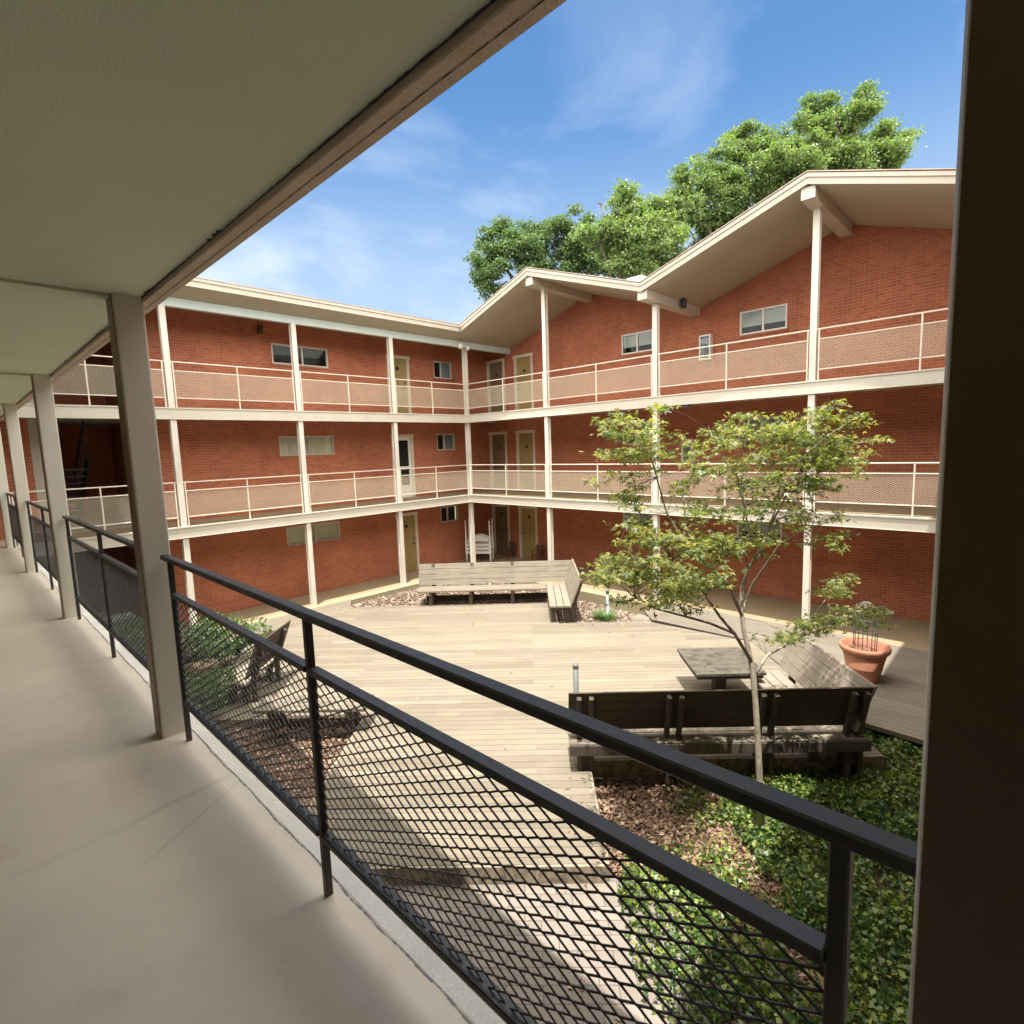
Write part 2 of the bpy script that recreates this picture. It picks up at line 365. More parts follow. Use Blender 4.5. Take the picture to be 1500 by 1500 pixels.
def worn_rail():
    N = NT('worn_dark_enamel'); p = N.pos(); a = N.noise(6, p, 5, 0.6); e = N.noise(38, p, 6, 0.7, 0.5)
    c = N.ramp(a, [(0.3, (0.034, 0.034, 0.033)), (0.7, (0.048, 0.047, 0.046))])
    c = N.mix(N.ramp(e, [(0.66, (0, 0, 0)), (0.70, (0.8, 0.8, 0.8))]), c, (0.09, 0.075, 0.062))
    sp = N.n('ShaderNodeSeparateXYZ', {0: p}); low = N.n('ShaderNodeMapRange', {0: sp.outputs[2], 1: 0.0, 2: 0.09, 3: 1.0, 4: 0.0})
    r = N.n('ShaderNodeMath', {0: low.outputs[0], 1: N.ramp(N.noise(60, p, 5, 0.7), [(0.42, (0, 0, 0)), (0.6, (1, 1, 1))])}, operation='MULTIPLY')
    c = N.mix(r.outputs[0], c, (0.16, 0.07, 0.035))
    N.col(c); N.set(Roughness=N.ramp(N.noise(25, p, 4), [(0.3, (0.34, 0.34, 0.34)), (0.7, (0.55, 0.55, 0.55))])); N.bump(N.mix(0.5, N.noise(70, p, 3), e), 0.15, 0.003); return N.m
M['black_rail'] = worn_rail()
M['rail_cream'] = paint('cream_rail_paint', (0.72, 0.66, 0.55), 0.5, 0.04)
M['mesh_cream'] = paint('cream_mesh_paint', (0.62, 0.56, 0.43), 0.5, 0.04)
M['door'] = paint('olive_door_paint', (0.34, 0.255, 0.105), 0.5, 0.08, 2, 0.03)
M['door_dark'] = paint('dark_olive_door_paint', (0.19, 0.155, 0.085), 0.5, 0.08, 2, 0.03)
M['frame'] = paint('cream_trim_paint', (0.66, 0.58, 0.47), 0.5, 0.05)
M['winframe'] = paint('grey_window_frame', (0.58, 0.55, 0.49), 0.4, 0.05)
M['white'] = paint('white_paint', (0.80, 0.79, 0.76), 0.4, 0.04)
M['dark'] = paint('dark_interior', (0.02, 0.02, 0.022), 0.8, 0.1)
M['curtain'] = paint('pale_curtain', (0.84, 0.75, 0.60), 0.8, 0.12, 2.5, 0.1)
M['blind'] = paint('white_blind', (0.80, 0.80, 0.78), 0.6, 0.05)
M['black'] = paint('black_metal', (0.02, 0.02, 0.022), 0.4, 0.1)
M['grey_metal'] = paint('galvanised_grey', (0.15, 0.16, 0.155), 0.45, 0.1)
M['bluegrey'] = paint('blue_grey_plastic', (0.30, 0.36, 0.42), 0.4, 0.06)
M['siding'] = paint('pale_siding', (0.46, 0.43, 0.36), 0.7, 0.06)
M['terracotta'] = paint('terracotta', (0.40, 0.175, 0.105), 0.8, 0.10, 6, 0.2, 60, grime=(0.42, 0.25, 0.175))
M['soil'] = concrete('potting_soil', (0.24, 0.11, 0.07), 0.4, 8, 0.95, 0.9)
M['deck'] = plank_mat('weathered_deck_boards', (0.152, 0.129, 0.094), (0.252, 0.221, 0.168), (0.048, 0.038, 0.027), grey=(0.19, 0.169, 0.133))
M['deck_shaded'] = plank_mat('shade_greyed_deck_boards', (0.15, 0.13, 0.104), (0.225, 0.197, 0.157), (0.055, 0.045, 0.034), grey=(0.17, 0.155, 0.13))  # darker copy of the deck boards, with courtyard shade in the colour
M['bench_light'] = wood_mat('sun_bleached_bench_wood', (0.145, 0.125, 0.095), (0.27, 0.235, 0.182), 0)
M['bench_light_y'] = wood_mat('sun_bleached_bench_wood_cross', (0.17, 0.145, 0.11), (0.31, 0.27, 0.21), 1)
M['bench_brown'] = wood_mat('old_brown_bench_wood', (0.045, 0.033, 0.022), (0.095, 0.072, 0.05), 0)
M['bench_grey_y'] = wood_mat('old_grey_bench_wood', (0.20, 0.17, 0.13), (0.36, 0.315, 0.25), 1)
M['bench_grey'] = wood_mat('old_grey_seat_wood', (0.16, 0.135, 0.10), (0.28, 0.245, 0.19), 0, stain=(0.09, 0.075, 0.055))
M['post_wood'] = wood_mat('dark_post_wood', (0.055, 0.043, 0.033), (0.12, 0.098, 0.075), 2)
M['table_wood'] = wood_mat('shade_darkened_table_wood', (0.075, 0.066, 0.052), (0.145, 0.128, 0.10), 0, stain=(0.033, 0.03, 0.024))  # the tree's dappled shade is put into this dark blotchy colour
M['skirt_wood'] = wood_mat('stained_skirt_wood', (0.26, 0.22, 0.16), (0.46, 0.395, 0.295), 2, stain=(0.11, 0.09, 0.07))
M['brown_chair'] = wood_mat('red_brown_wood', (0.10, 0.042, 0.028), (0.18, 0.08, 0.05), 2)
M['bark'] = wood_mat('pale_maple_bark', (0.30, 0.265, 0.20), (0.52, 0.475, 0.37), 2, stain=(0.19, 0.165, 0.125))
M['bark_dark'] = wood_mat('dark_bark', (0.06, 0.05, 0.038), (0.13, 0.11, 0.085), 2)
M['maple_leaf'] = leaf_mat('maple_leaves', [(0.25, (0.055, 0.095, 0.035)), (0.42, (0.15, 0.195, 0.065)), (0.56, (0.29, 0.315, 0.11)), (0.75, (0.40, 0.34, 0.12))], 0.45, 0.4, 2.2)
M['tree_leaf'] = leaf_mat('oak_leaves', [(0.25, (0.075, 0.125, 0.045)), (0.5, (0.135, 0.195, 0.075)), (0.75, (0.215, 0.275, 0.115))], 0.42, 0.45, 0.5)
M['tree_leaf_dark'] = leaf_mat('dense_leaves', [(0.25, (0.055, 0.10, 0.045)), (0.5, (0.095, 0.15, 0.065)), (0.75, (0.14, 0.205, 0.085))], 0.36, 0.45, 0.5)
M['ivy'] = leaf_mat('ivy_leaves', [(0.2, (0.022, 0.055, 0.016)), (0.5, (0.070, 0.135, 0.030)), (0.70, (0.27, 0.32, 0.065))], 0.28, 0.38, 1.6)
M['shrub'] = leaf_mat('shrub_leaves', [(0.2, (0.04, 0.09, 0.035)), (0.75, (0.14, 0.23, 0.07))], 0.3, 0.45, 3)
M['grassy'] = leaf_mat('liriope_blades', [(0.2, (0.05, 0.12, 0.035)), (0.75, (0.16, 0.27, 0.09))], 0.3, 0.4, 3)
M['mulch'] = leaf_mat('bark_mulch_chips', [(0.2, (0.12, 0.062, 0.038)), (0.5, (0.32, 0.195, 0.125)), (0.8, (0.55, 0.42, 0.30))], 0.0, 0.9, 2)
M['mulch_pale'] = leaf_mat('dry_leaf_mulch', [(0.2, (0.15, 0.105, 0.075)), (0.5, (0.30, 0.225, 0.17)), (0.8, (0.50, 0.42, 0.33))], 0.0, 0.9, 2)
M['earth'] = concrete('dark_bed_soil', (0.11, 0.07, 0.045), 0.4, 5, 0.95, 0.8)
M['ground'] = concrete('far_ground', (0.12, 0.13, 0.07), 0.2, 0.2, 0.95, 0.3)
M['rock'] = concrete('pale_rock', (0.24, 0.21, 0.17), 0.3, 6, 0.9, 0.8)

def paver_mat():
    N = NT('concrete_pavers'); p = N.obj()
    b = N.n('ShaderNodeTexBrick', {'Vector': p, 'Color1': (0.29, 0.255, 0.22, 1), 'Color2': (0.23, 0.20, 0.172, 1), 'Mortar': (0.14, 0.12, 0.10, 1), 'Scale': 1.0, 'Mortar Size': 0.005,
            'Mortar Smooth': 0.2, 'Brick Width': 0.30, 'Row Height': 0.15, 'Bias': 0.0}, offset=0.5)
    f = N.noise(60, p, 3); g = N.noise(1.4, p, 6, 0.65)
    c = N.mix(0.5, b.outputs['Color'], N.ramp(g, [(0.3, (0.7, 0.68, 0.66)), (0.7, (1.15, 1.12, 1.1))]), 'MULTIPLY')
    c = N.mix(0.4, c, N.ramp(f, [(0.3, (0.75, 0.75, 0.75)), (0.7, (1.2, 1.2, 1.2))]), 'MULTIPLY')
    N.col(c); N.set(Roughness=0.9); N.bump(N.n('ShaderNodeInvert', {1: b.outputs['Fac']}).outputs[0], 0.5, 0.006)
    return N.m
M['paver'] = paver_mat()

def glass_mat():
    N = NT('window_glass')
    g = N.n('ShaderNodeBsdfGlossy', {'Color': (0.9, 0.93, 0.95, 1), 'Roughness': 0.02}); t = N.n('ShaderNodeBsdfTransparent', {'Color': (0.88, 0.91, 0.90, 1)})
    lw = N.n('ShaderNodeFresnel', {'IOR': 1.22}); ms = N.n('ShaderNodeMixShader', {0: lw.outputs[0], 1: t.outputs[0], 2: g.outputs[0]})
    N.l(ms.outputs[0], N.out.inputs[0]); return N.m
M['glass'] = glass_mat()

# ---------------------------------------------------------------- layout numbers (metres; walkway floor of the near wing is z = 0)
XL, YF = -14.156, 12.577             # column lines of the cross wing and the gabled wing
DB, DA = 3.564, 2.952                # column spacing along each
G = -2.56                            # ground-level walkway
DECK = -2.53
Z3 = 2.70                            # third floor
WX, WY = -15.42, 14.75               # wall planes
A45 = rad(42.3); CU, SU = math.cos(A45), math.sin(A45)
def W(u, v, z=0.0): return Vector((CU * u - SU * v, SU * u + CU * v, z))

# ---------------------------------------------------------------- ground
def sheet(name, poly, z0, z1, m, kind='structure', rz=0.0, loc=(0, 0, 0), label=None):
    b = MB(); b.local = True; b.prism(poly, z0, z1); o = b.build(name, m); o.rotation_euler = (0, 0, rz); o.location = loc
    return tag(o, label, None, None, kind)
b = MB(); b.add([(-700, -700, -3.05), (700, -700, -3.05), (700, 700, -3.05), (-700, 700, -3.05)], [(0, 1, 2, 3)])
tag(b.build('ground', M['ground']), 'green brown ground reaching beyond the apartment wings', None, None, 'structure')
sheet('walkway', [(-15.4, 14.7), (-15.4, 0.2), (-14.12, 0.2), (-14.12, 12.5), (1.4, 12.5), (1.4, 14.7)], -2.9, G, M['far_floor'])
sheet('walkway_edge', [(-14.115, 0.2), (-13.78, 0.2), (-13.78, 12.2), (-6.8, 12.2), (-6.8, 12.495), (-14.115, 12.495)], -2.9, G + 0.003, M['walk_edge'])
# main deck: boards parallel to the u axis
deckA = [(-2.65, 4.95), (0.66, 4.95), (0.66, 6.76), (4.45, 6.76), (4.45, 10.86), (2.63, 12.34), (0.62, 12.34), (0.62, 14.1), (-5.5, 14.1), (-6.2, 11.2), (-5.6, 8.05), (-2.65, 8.05)]
sheet('wooden_deck', deckA, DECK - 0.06, DECK, M['deck'], rz=A45, label='sun bleached board deck filling the courtyard')
b = MB(); b.local = True
def skirt(p, q, z0, z1, t=0.03):
    p = Vector((*p, 0)); q = Vector((*q, 0)); d = (q - p).normalized(); n = Vector((d.y, -d.x, 0)) * t
    v = [p, q, q + n, p + n]; b.prism([(x.x, x.y) for x in v], z0, z1)
skirt((-2.65, 4.95), (0.66, 4.95), -2.74, DECK - 0.005); skirt((0.66, 4.95), (0.66, 6.73), -2.9, DECK - 0.005); skirt((0.69, 6.76), (4.45, 6.76), -2.95, DECK - 0.005, 0.035)
skirt((-2.65, 8.02), (-2.65, 4.95), -2.9, DECK - 0.005); skirt((-5.6, 8.05), (-2.68, 8.05), -2.9, DECK - 0.005)
o = b.build('deck_skirt', M['skirt_wood']); o.rotation_euler = (0, 0, A45); tag(o, None, None, None, 'structure')
# deck strips whose boards follow the walkways
sheet('side_deck', [(-6.75, 11.5), (-6.3, 11.06), (-4.05, 11.06), (-2.05, 8.95), (-1.6, 8.75), (1.3, 8.6), (1.3, 12.49), (-6.75, 12.49)], DECK - 0.06, DECK + 0.006, M['deck_shaded'])
o = sheet('side_deck', [(0.2, 12.75), (6.9, 12.75), (7.2, 13.1), (7.6, 13.78), (0.2, 13.78)], DECK - 0.06, DECK + 0.006, M['deck'], rz=rad(90))
tag(o, None, None, None, 'structure')
# lower pavers beside the near wing
sheet('paver_path', [(-9.0, -3.0), (1.3, -3.0), (1.3, 5.0), (-9.0, 5.0)], -2.95, -2.72, M['paver'], rz=A45)
# planting beds
bed = MB()
def uvpoly(pts, z0, z1): bed.prism([tuple(W(u, v))[:2] for u, v in pts], z0, z1)
uvpoly([(0.70, 4.2), (1.35, 3.3), (1.7, -0.5), (8.5, -8), (12, 2), (6.7, 6.3), (5.05, 7.4), (4.45, 8.1), (4.45, 6.72), (0.70, 6.72)], -3.0, -2.80)
uvpoly([(-2.69, 8.0), (-5.6, 8.0), (-6.2, 11.2), (-7.0, 11.0), (-9.5, 7.8), (-5.5, 3.5), (-2.69, 4.9)], -3.0, -2.69)
uvpoly([(0.64, 12.38), (2.7, 12.38), (2.9, 12.75), (0.64, 15.4)], -3.0, -2.60)
uvpoly([(-5.3, 14.13), (0.62, 14.13), (0.62, 15.4), (-1.0, 17.0), (-2.3, 17.2)], -3.0, -2.60)
tag(bed.build('planting_bed_soil', M['earth']), None, None, None, 'structure')

# ---------------------------------------------------------------- wall with openings (real reveals)
def wall(mb, axis, plane, inner, u0, u1, z0, z1, holes):
    """vertical wall in plane axis=plane facing the courtyard; holes = (u0,u1,z0,z1); reveals run to inner"""
    us = sorted({u0, u1, *[h[0] for h in holes], *[h[1] for h in holes]}); zs = sorted({z0, z1, *[h[2] for h in holes], *[h[3] for h in holes]})
    def P(u, z, d): return (d, u, z) if axis == 'x' else (u, d, z)
    flip = (axis == 'y')
    def quad(a): mb.add(a, [(0, 1, 2, 3)])
    for i in range(len(us) - 1):
        for j in range(len(zs) - 1):
            cu, cz = (us[i] + us[i + 1]) / 2, (zs[j] + zs[j + 1]) / 2
            if any(h[0] < cu < h[1] and h[2] < cz < h[3] for h in holes): continue
            quad([P(us[i], zs[j], plane), P(us[i + 1], zs[j], plane), P(us[i + 1], zs[j + 1], plane), P(us[i], zs[j + 1], plane)])
    for a, c, e, g in holes:
        for p, q in (((a, e), (a, g)), ((a, g), (c, g)), ((c, g), (c, e)), ((c, e), (a, e))):
            quad([P(*p, plane), P(*q, plane), P(*q, inner), P(*p, inner)])
def obox(mb, axis, s, plane, d0, d1, u0, u1, z0, z1, bev=0.0):
    """box by (depth in front of the plane, along, up); s = direction of 'in front'"""
    a, c = plane + s * d0, plane + s * d1
    return mb.box(a, c, u0, u1, z0, z1, bev) if axis == 'x' else mb.box(u0, u1, a, c, z0, z1, bev)

def window(parent, axis, s, plane, u0, u1, z0, z1, mode='dark', split=0.5, m='winframe'):
    f = MB(); t = 0.045; d0, d1 = -0.09, -0.02
    obox(f, axis, s, plane, d0, d1, u0, u0 + t, z0, z1); obox(f, axis, s, plane, d0, d1, u1 - t, u1, z0, z1)
    obox(f, axis, s, plane, d0, d1, u0 + t, u1 - t, z1 - t, z1); obox(f, axis, s, plane, d0, d1, u0 + t, u1 - t, z0, z0 + t)
    um = u0 + (u1 - u0) * split; obox(f, axis, s, plane, d0, d1 - 0.01, um - t / 2, um + t / 2, z0 + t, z1 - t)
    fo = f.build('window', M[m], parent)
    g = MB(); obox(g, axis, s, plane, -0.062, -0.056, u0 + t, um - t / 2, z0 + t, z1 - t); obox(g, axis, s, plane, -0.062, -0.056, um + t / 2, u1 - t, z0 + t, z1 - t)
    g.build('pane', M['glass'], fo)
    k = MB(); obox(k, axis, s, plane, -0.60, -0.55, u0 - 0.3, u1 + 0.3, z0 - 0.3, z1 + 0.3); k.build('room_back', M['dark'], fo)
    if mode == 'curtain':
        c = MB(); n = 26; off = [0.012 * math.sin(i * 1.9) + 0.008 * math.sin(i * 0.7) for i in range(n + 1)]
        for i in range(n):
            a, e = u0 + t + (u1 - u0 - 2 * t) * i / n, u0 + t + (u1 - u0 - 2 * t) * (i + 1) / n
            da, de = plane - s * (0.085 + off[i] * 0.7), plane - s * (0.085 + off[i + 1] * 0.7)
            P = (lambda u, z, d: (d, u, z)) if axis == 'x' else (lambda u, z, d: (u, d, z))
            c.add([P(a, z0, da), P(e, z0, de), P(e, z1, de), P(a, z1, da)], [(0, 1, 2, 3)], True)
        c.build('curtain', M['curtain'], fo)
    if mode == 'blind':
        c = MB(); zb = z0 + (z1 - z0) * 0.38; z = z1 - t
        while z > zb:
            obox(c, axis, s, plane, -0.095, -0.075, u0 + t, u1 - t, z - 0.026, z - 0.004); z -= 0.032
        c.build('blind', M['blind'], fo)
    if mode == 'half':
        c = MB(); obox(c, axis, s, plane, -0.095, -0.085, um, u1 - t, z0 + t, z1 - t); c.build('blind', M['bluegrey'], fo)
    sl = MB(); obox(sl, axis, s, plane, -0.09, 0.03, u0 - 0.04, u1 + 0.04, z0 - 0.06, z0 - 0.002); sl.build('sill', M['brick'], fo)
    return fo

def door(parent, axis, s, plane, u0, u1, z0, z1, m='door', storm=False, handle_side=1):
    f = MB(); t = 0.10; d0, d1 = -0.10, 0.025
    obox(f, axis, s, plane, d0, d1, u0, u0 + t, z0, z1 - t); obox(f, axis, s, plane, d0, d1, u1 - t, u1, z0, z1 - t); obox(f, axis, s, plane, d0, d1 + 0.012, u0 - 0.03, u1 + 0.03, z1 - t, z1)
    p = MB(); obox(p, axis, s, plane, -0.10, -0.055, u0 + t, u1 - t, z0 + 0.01, z1 - t)
    for k in range(2):
        for zlo, zhi in ((0.18, 0.85), (1.0, 1.75)):
            w = (u1 - u0 - 2 * t); a = u0 + t + w * (0.12 + 0.42 * k); e = a + w * 0.34
            obox(p, axis, s, plane, -0.055, -0.047, a, e, z0 + zlo, z0 + zhi)
    po = p.build('door', M[m], parent)
    f.build('frame', M['frame'], po)
    h = MB(); uh = u0 + t + 0.07 if handle_side < 0 else u1 - t - 0.07
    obox(h, axis, s, plane, -0.055, -0.0, uh - 0.025, uh + 0.025, z0 + 0.92, z0 + 0.97, 0.008); 
    h.build('handle', M['black'], po)
    h = MB(); obox(h, axis, s, plane, -0.055, -0.02, uh - 0.025, uh + 0.025, z0 + 1.1, z0 + 1.15, 0.008); h.build('deadbolt', M['black'], po)
    if not storm:
        h = MB(); um = (u0 + u1) / 2; obox(h, axis, s, plane, -0.055, -0.03, um - 0.06, um + 0.06, z0 + 1.52, z0 + 1.62, 0.01); h.build('number_plaque', M['black'], po)
    if storm:
        q = MB(); a, e = u0 + t, u1 - t
        for (x0, x1, y0, y1) in ((a, a + 0.09, z0, z1 - t), (e - 0.09, e, z0, z1 - t), (a + 0.09, e - 0.09, z1 - t - 0.1, z1 - t), (a + 0.09, e - 0.09, z0, z0 + 0.42), (a + 0.09, e - 0.09, z0 + 0.98, z0 + 1.05)):
            obox(q, axis, s, plane, -0.04, -0.01, x0, x1, y0, y1)
        q.build('storm_frame', M['white'], po)
        g = MB(); obox(g, axis, s, plane, -0.028, -0.022, a + 0.09, e - 0.09, z0 + 0.42, z1 - t - 0.1); g.build('pane', M['glass'], po)
        k = MB(); obox(k, axis, s, plane, -0.046, -0.042, a + 0.09, e - 0.09, z0 + 0.42, z1 - t - 0.1); k.build('dark_backing', M['dark'], po)
    return po

# ---------------------------------------------------------------- cross wing on the left
LW = empty('apartment_wing', (WX, 7, G), 'low brick apartment wing with level white eaves closing the left of the courtyard', 'building', 'brick apartment wings around the courtyard')
holes = []
wins = []
for z, md in ((4.08, 'half2'), (1.53, 'curtain'), (-1.06, 'curtain')):
    holes.append((6.63, 8.30, z, z + 0.56)); wins.append((6.63, 8.30, z, z + 0.56, md))
for z in (4.06, 1.54, -1.06):
    holes.append((12.24, 13.06, z, z + 0.59)); wins.append((12.24, 13.06, z, z + 0.59, 'half' if z > 0 else 'dark'))
doors = []
for z0, z1 in ((Z3, 4.68), (0.0, 2.12), (G, -0.52)):
    holes.append((10.32, 11.19, z0, z1)); doors.append((10.32, 11.19, z0, z1))
b = MB(); wall(b, 'x', WX, WX - 0.11, 3.55, WY, G - 0.3, 5.2, holes); b.build('wall', M['brick'], LW)
for i, (a, c, e, g, md) in enumerate(wins):
    window(LW, 'x', 1, WX, a, c, e, g, 'dark' if md == 'half2' else md, 0.53 if c - a > 1 else 0.42)
for i, (a, c, e, g) in enumerate(doors): door(LW, 'x', 1, WX, a, c, e, g, 'door', storm=(i == 1))
# stair breezeway beside the wall
b = MB(); b.box(-19.2, -19.0, 0.4, 6.0, G - 0.3, 5.2); b.build('wall', M['brick'], LW)
b = MB(); b.box(-19.0, WX + 0.0, 3.40, 3.55, G - 0.3, 5.2); b.build('wall', M['brick'], LW)
b = MB(); b.box(-19.0, WX, 1.35, 1.5, G - 0.3, 5.2)
z = G
while z < 5: b.box(-18.95, WX - 0.02, 1.5, 1.515, z, z + 0.17); z += 0.2
b.build('side_wall', M['siding'], LW)
b = MB(); b.box(WX - 0.2, WX, -3.0, 1.35, G - 0.3, 5.2); b.build('wall', M['brick'], LW)
for zf in (Z3, 0.0):
    b = MB(); b.box(-19.0, WX - 0.002, 1.52, 3.39, zf - 0.16, zf - 0.003); b.build('landing_slab', M['soffit'], LW)
st = MB()
for k in range(9):
    st.box(-18.9 + 0.27 * k, -18.62 + 0.27 * k, 1.55, 2.4, 0.0 + 0.17 * k, 0.05 + 0.17 * k)
st.bar((-18.9, 2.44, 0.02), (-16.3, 2.44, 1.6), 0.05, 0.26); st.bar((-18.9, 1.53, 0.02), (-16.3, 1.53, 1.6), 0.05, 0.26)
for k in range(6): st.bar((-18.7 + 0.45 * k, 2.44, 0.2 + 0.28 * k), (-18.7 + 0.45 * k, 2.44, 1.15 + 0.28 * k), 0.03)
st.bar((-18.9, 2.44, 1.0), (-16.2, 2.44, 2.65), 0.04)
st.build('stair', M['black'], LW)
# walkway slabs with channel edge
def slab_edge(mb, axis, u0, u1, edge, s, z):
    obox(mb, axis, s, edge, -0.10, 0.0, u0, u1, z - 0.25, z - 0.028)
    obox(mb, axis, s, edge, -0.10, 0.018, u0, u1, z - 0.028, z + 0.004)
    obox(mb, axis, s, edge, -0.10, 0.014, u0, u1, z - 0.262, z - 0.25)
for zf in (Z3, 0.0):
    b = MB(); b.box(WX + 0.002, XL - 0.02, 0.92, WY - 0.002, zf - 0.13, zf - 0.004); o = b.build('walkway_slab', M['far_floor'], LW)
    b = MB(); b.box(WX + 0.002, XL - 0.03, 0.92, WY - 0.002, zf - 0.15, zf - 0.132); b.build('soffit', M['cream'], o)
    b = MB(); slab_edge(b, 'x', 0.92, YF - 0.09, XL + 0.09, 1, zf); b.build('edge_channel', M['cream'], o)
def hcol(mb, x, y, z0, z1, w=0.125, d=0.14, along='x'):
    """H section: two flanges and a web"""
    t = 0.022
    if along == 'x':
        mb.box(x - w / 2, x + w / 2, y - d / 2, y - d / 2 + t, z0, z1); mb.box(x - w / 2, x + w / 2, y + d / 2 - t, y + d / 2, z0, z1); mb.box(x - w / 2 + 0.02, x + w / 2 - 0.02, y - d / 2 + t, y + d / 2 - t, z0, z1)
    else:
        mb.box(x - d / 2, x - d / 2 + t, y - w / 2, y + w / 2, z0, z1); mb.box(x + d / 2 - t, x + d / 2, y - w / 2, y + w / 2, z0, z1); mb.box(x - d / 2 + t, x + d / 2 - t, y - w / 2 + 0.02, y + w / 2 - 0.02, z0, z1)
for i in range(0, 4):
    b = MB(); hcol(b, XL, YF - i * DA, G - 0.05, 4.92, along='y'); b.build('column', M['column_white'], LW)
b = MB(); b.box(XL - 0.07, XL + 0.07, 0.5, WY - 0.004, 4.92, 5.115); b.build('eave_beam', M['aqua'], LW)
SL = 0.335
def leftz(x): return 5.455 + SL * (x + 13.5)
b = MB(); b.add([(-13.5, 0.3, leftz(-13.5) - 0.19), (XL - 0.075, 0.3, 5.09), (XL - 0.075, WY, 5.09), (-13.5, WY, leftz(-13.5) - 0.19)], [(0, 1, 2, 3)])
b.box(-24, XL - 0.08, 0.3, WY + 0.2, 5.2, 5.30); b.build('soffit', M['soffit'], LW)
b = MB(); b.add([(-13.5, 0.3, leftz(-13.5)), (-14.6, 0.3, 5.31), (-14.6, WY, 5.31), (-13.5, WY, leftz(-13.5))], [(3, 2, 1, 0)])
b.box(-24, -14.6, 0.3, WY + 0.2, 5.302, 5.33); b.build('roof', M['roofing'], LW)
b = MB(); b.box(-13.53, -13.5, 0.3, YF - 0.74, leftz(-13.5) - 0.195, leftz(-13.5) - 0.07); b.box(-13.53, -13.475, 0.3, YF - 0.74, leftz(-13.5) - 0.07, leftz(-13.5) + 0.0); b.build('fascia', M['fascia'], LW)
b = MB(); b.box(-13.53, -13.462, 0.3, YF - 0.76, leftz(-13.5) + 0.001, leftz(-13.5) + 0.018); b.build('roof_edge_trim', M['roof_trim'], LW)

# ---------------------------------------------------------------- gabled wing across the courtyard
FW = empty('apartment_wing', (-7, WY, G), 'long brick apartment wing with a zigzag gabled roof at the far side of the courtyard', 'building', 'brick apartment wings around the courtyard')
XS = [XL + i * DB for i in range(5)]
ZP, = (6.49,)
def ftop(x):
    k = (x - XL) / DB; m = k % 2.0
    if -13.9 < x < XS[1] or XL - 0.2 < x <= -13.9: return ZP - (ZP - 5.455) / (XS[1] + 13.5) * (XS[1] - x)
    return ZP - SL * DB * abs(1 - m)
holes = []; wins = []; doors = []
for zf, zt, md in ((Z3, 4.83, 'a'), (0.0, 2.16, 'b'), (G, -0.58, 'c')):
    for a, c in ((-15.36, -14.42), (-13.93, -13.02)):
        holes.append((a, c, zf, zt)); doors.append((a, c, zf, zt, 'door_dark' if a < -15 else 'door'))
    zb = {'a': 4.24, 'b': 1.53, 'c': -1.10}[md]
    for a, c in ((-9.42, -8.35), (-5.84, -4.68)):
        holes.append((a, c, zb, zb + 0.60)); wins.append((a, c, zb, zb + 0.60))
    # bays to the right of view
    holes.append((-2.2, -1.1, zb, zb + 0.60)); wins.append((-2.2, -1.1, zb, zb + 0.60)) if md != 'a' else None
holes = [h for h in holes if not (h[0] == -2.2 and h[2] > 4)]
holes = [h for h in holes if h[0] != -2.2]; wins = [w for w in wins if w[0] != -2.2]
b = MB(); wall(b, 'y', WY, WY + 0.11, WX, 1.5, G - 0.3, 4.95, holes)
xs = sorted({WX, 1.5, *[x for x in XS if WX < x < 1.5]})
for a, c in zip(xs[:-1], xs[1:]):
    b.add([(a, WY, 4.95), (c, WY, 4.95), (c, WY, ftop(c) - 0.10), (a, WY, ftop(a) - 0.10)], [(0, 1, 2, 3)])
b.build('wall', M['brick'], FW)
for a, c, e, g in wins: window(FW, 'y', -1, WY, a, c, e, g, 'blind', 0.5, 'white')
for a, c, e, g, mm in doors: door(FW, 'y', -1, WY, a, c, e, g, mm, handle_side=-1)
for zf in (Z3, 0.0):
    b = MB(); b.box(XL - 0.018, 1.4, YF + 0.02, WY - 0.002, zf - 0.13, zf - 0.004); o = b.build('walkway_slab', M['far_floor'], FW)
    b = MB(); b.box(XL - 0.03, 1.4, YF + 0.03, WY - 0.002, zf - 0.15, zf - 0.132); b.build('soffit', M['cream'], o)
    b = MB(); slab_edge(b, 'y', XL + 0.09, 1.4, YF - 0.09, -1, zf); b.build('edge_channel', M['cream'], o)
for i in range(1, 4):
    b = MB(); hcol(b, XS[i], YF, G - 0.05, 6.05 if i % 2 else 4.935, along='x'); b.build('column', M['column_white'], FW)
YE = 11.86
for i in range(1, 5):
    zt = ftop(XS[i]) - 0.19 - (0.03 if i % 2 else -0.02); zb = 6.05 if i % 2 else 4.935
    b = MB(); b.box(XS[i] - 0.125, XS[i] + 0.125, 11.93, WY - 0.003, zb, zt if i % 2 else zt + 0.03); b.build('roof_beam', M['cream'], FW)
# folded roof
xs = [-13.5, XS[1], XS[2], XS[3], 0.1]
sof = MB(); top = MB(); fa = MB(); tr = MB()
def strip(mb, y0, y1, lo, hi):
    for a, c in zip(xs[:-1], xs[1:]):
        v = [(a, y0, ftop(a) + lo), (c, y0, ftop(c) + lo), (c, y1, ftop(c) + lo), (a, y1, ftop(a) + lo), (a, y0, ftop(a) + hi), (c, y0, ftop(c) + hi), (c, y1, ftop(c) + hi), (a, y1, ftop(a) + hi)]
        mb.add(v, [(0, 3, 2, 1), (4, 5, 6, 7), (0, 1, 5, 4), (2, 3, 7, 6), (0, 4, 7, 3), (1, 2, 6, 5)])
strip(sof, YE + 0.032, 24, -0.19, -0.17); strip(top, YE + 0.0, 24, -0.002, 0.012)
strip(fa, YE, YE + 0.03, -0.195, -0.075); strip(fa, YE - 0.025, YE + 0.03, -0.075, -0.004); strip(tr, YE - 0.04, YE + 0.03, 0.013, 0.030)
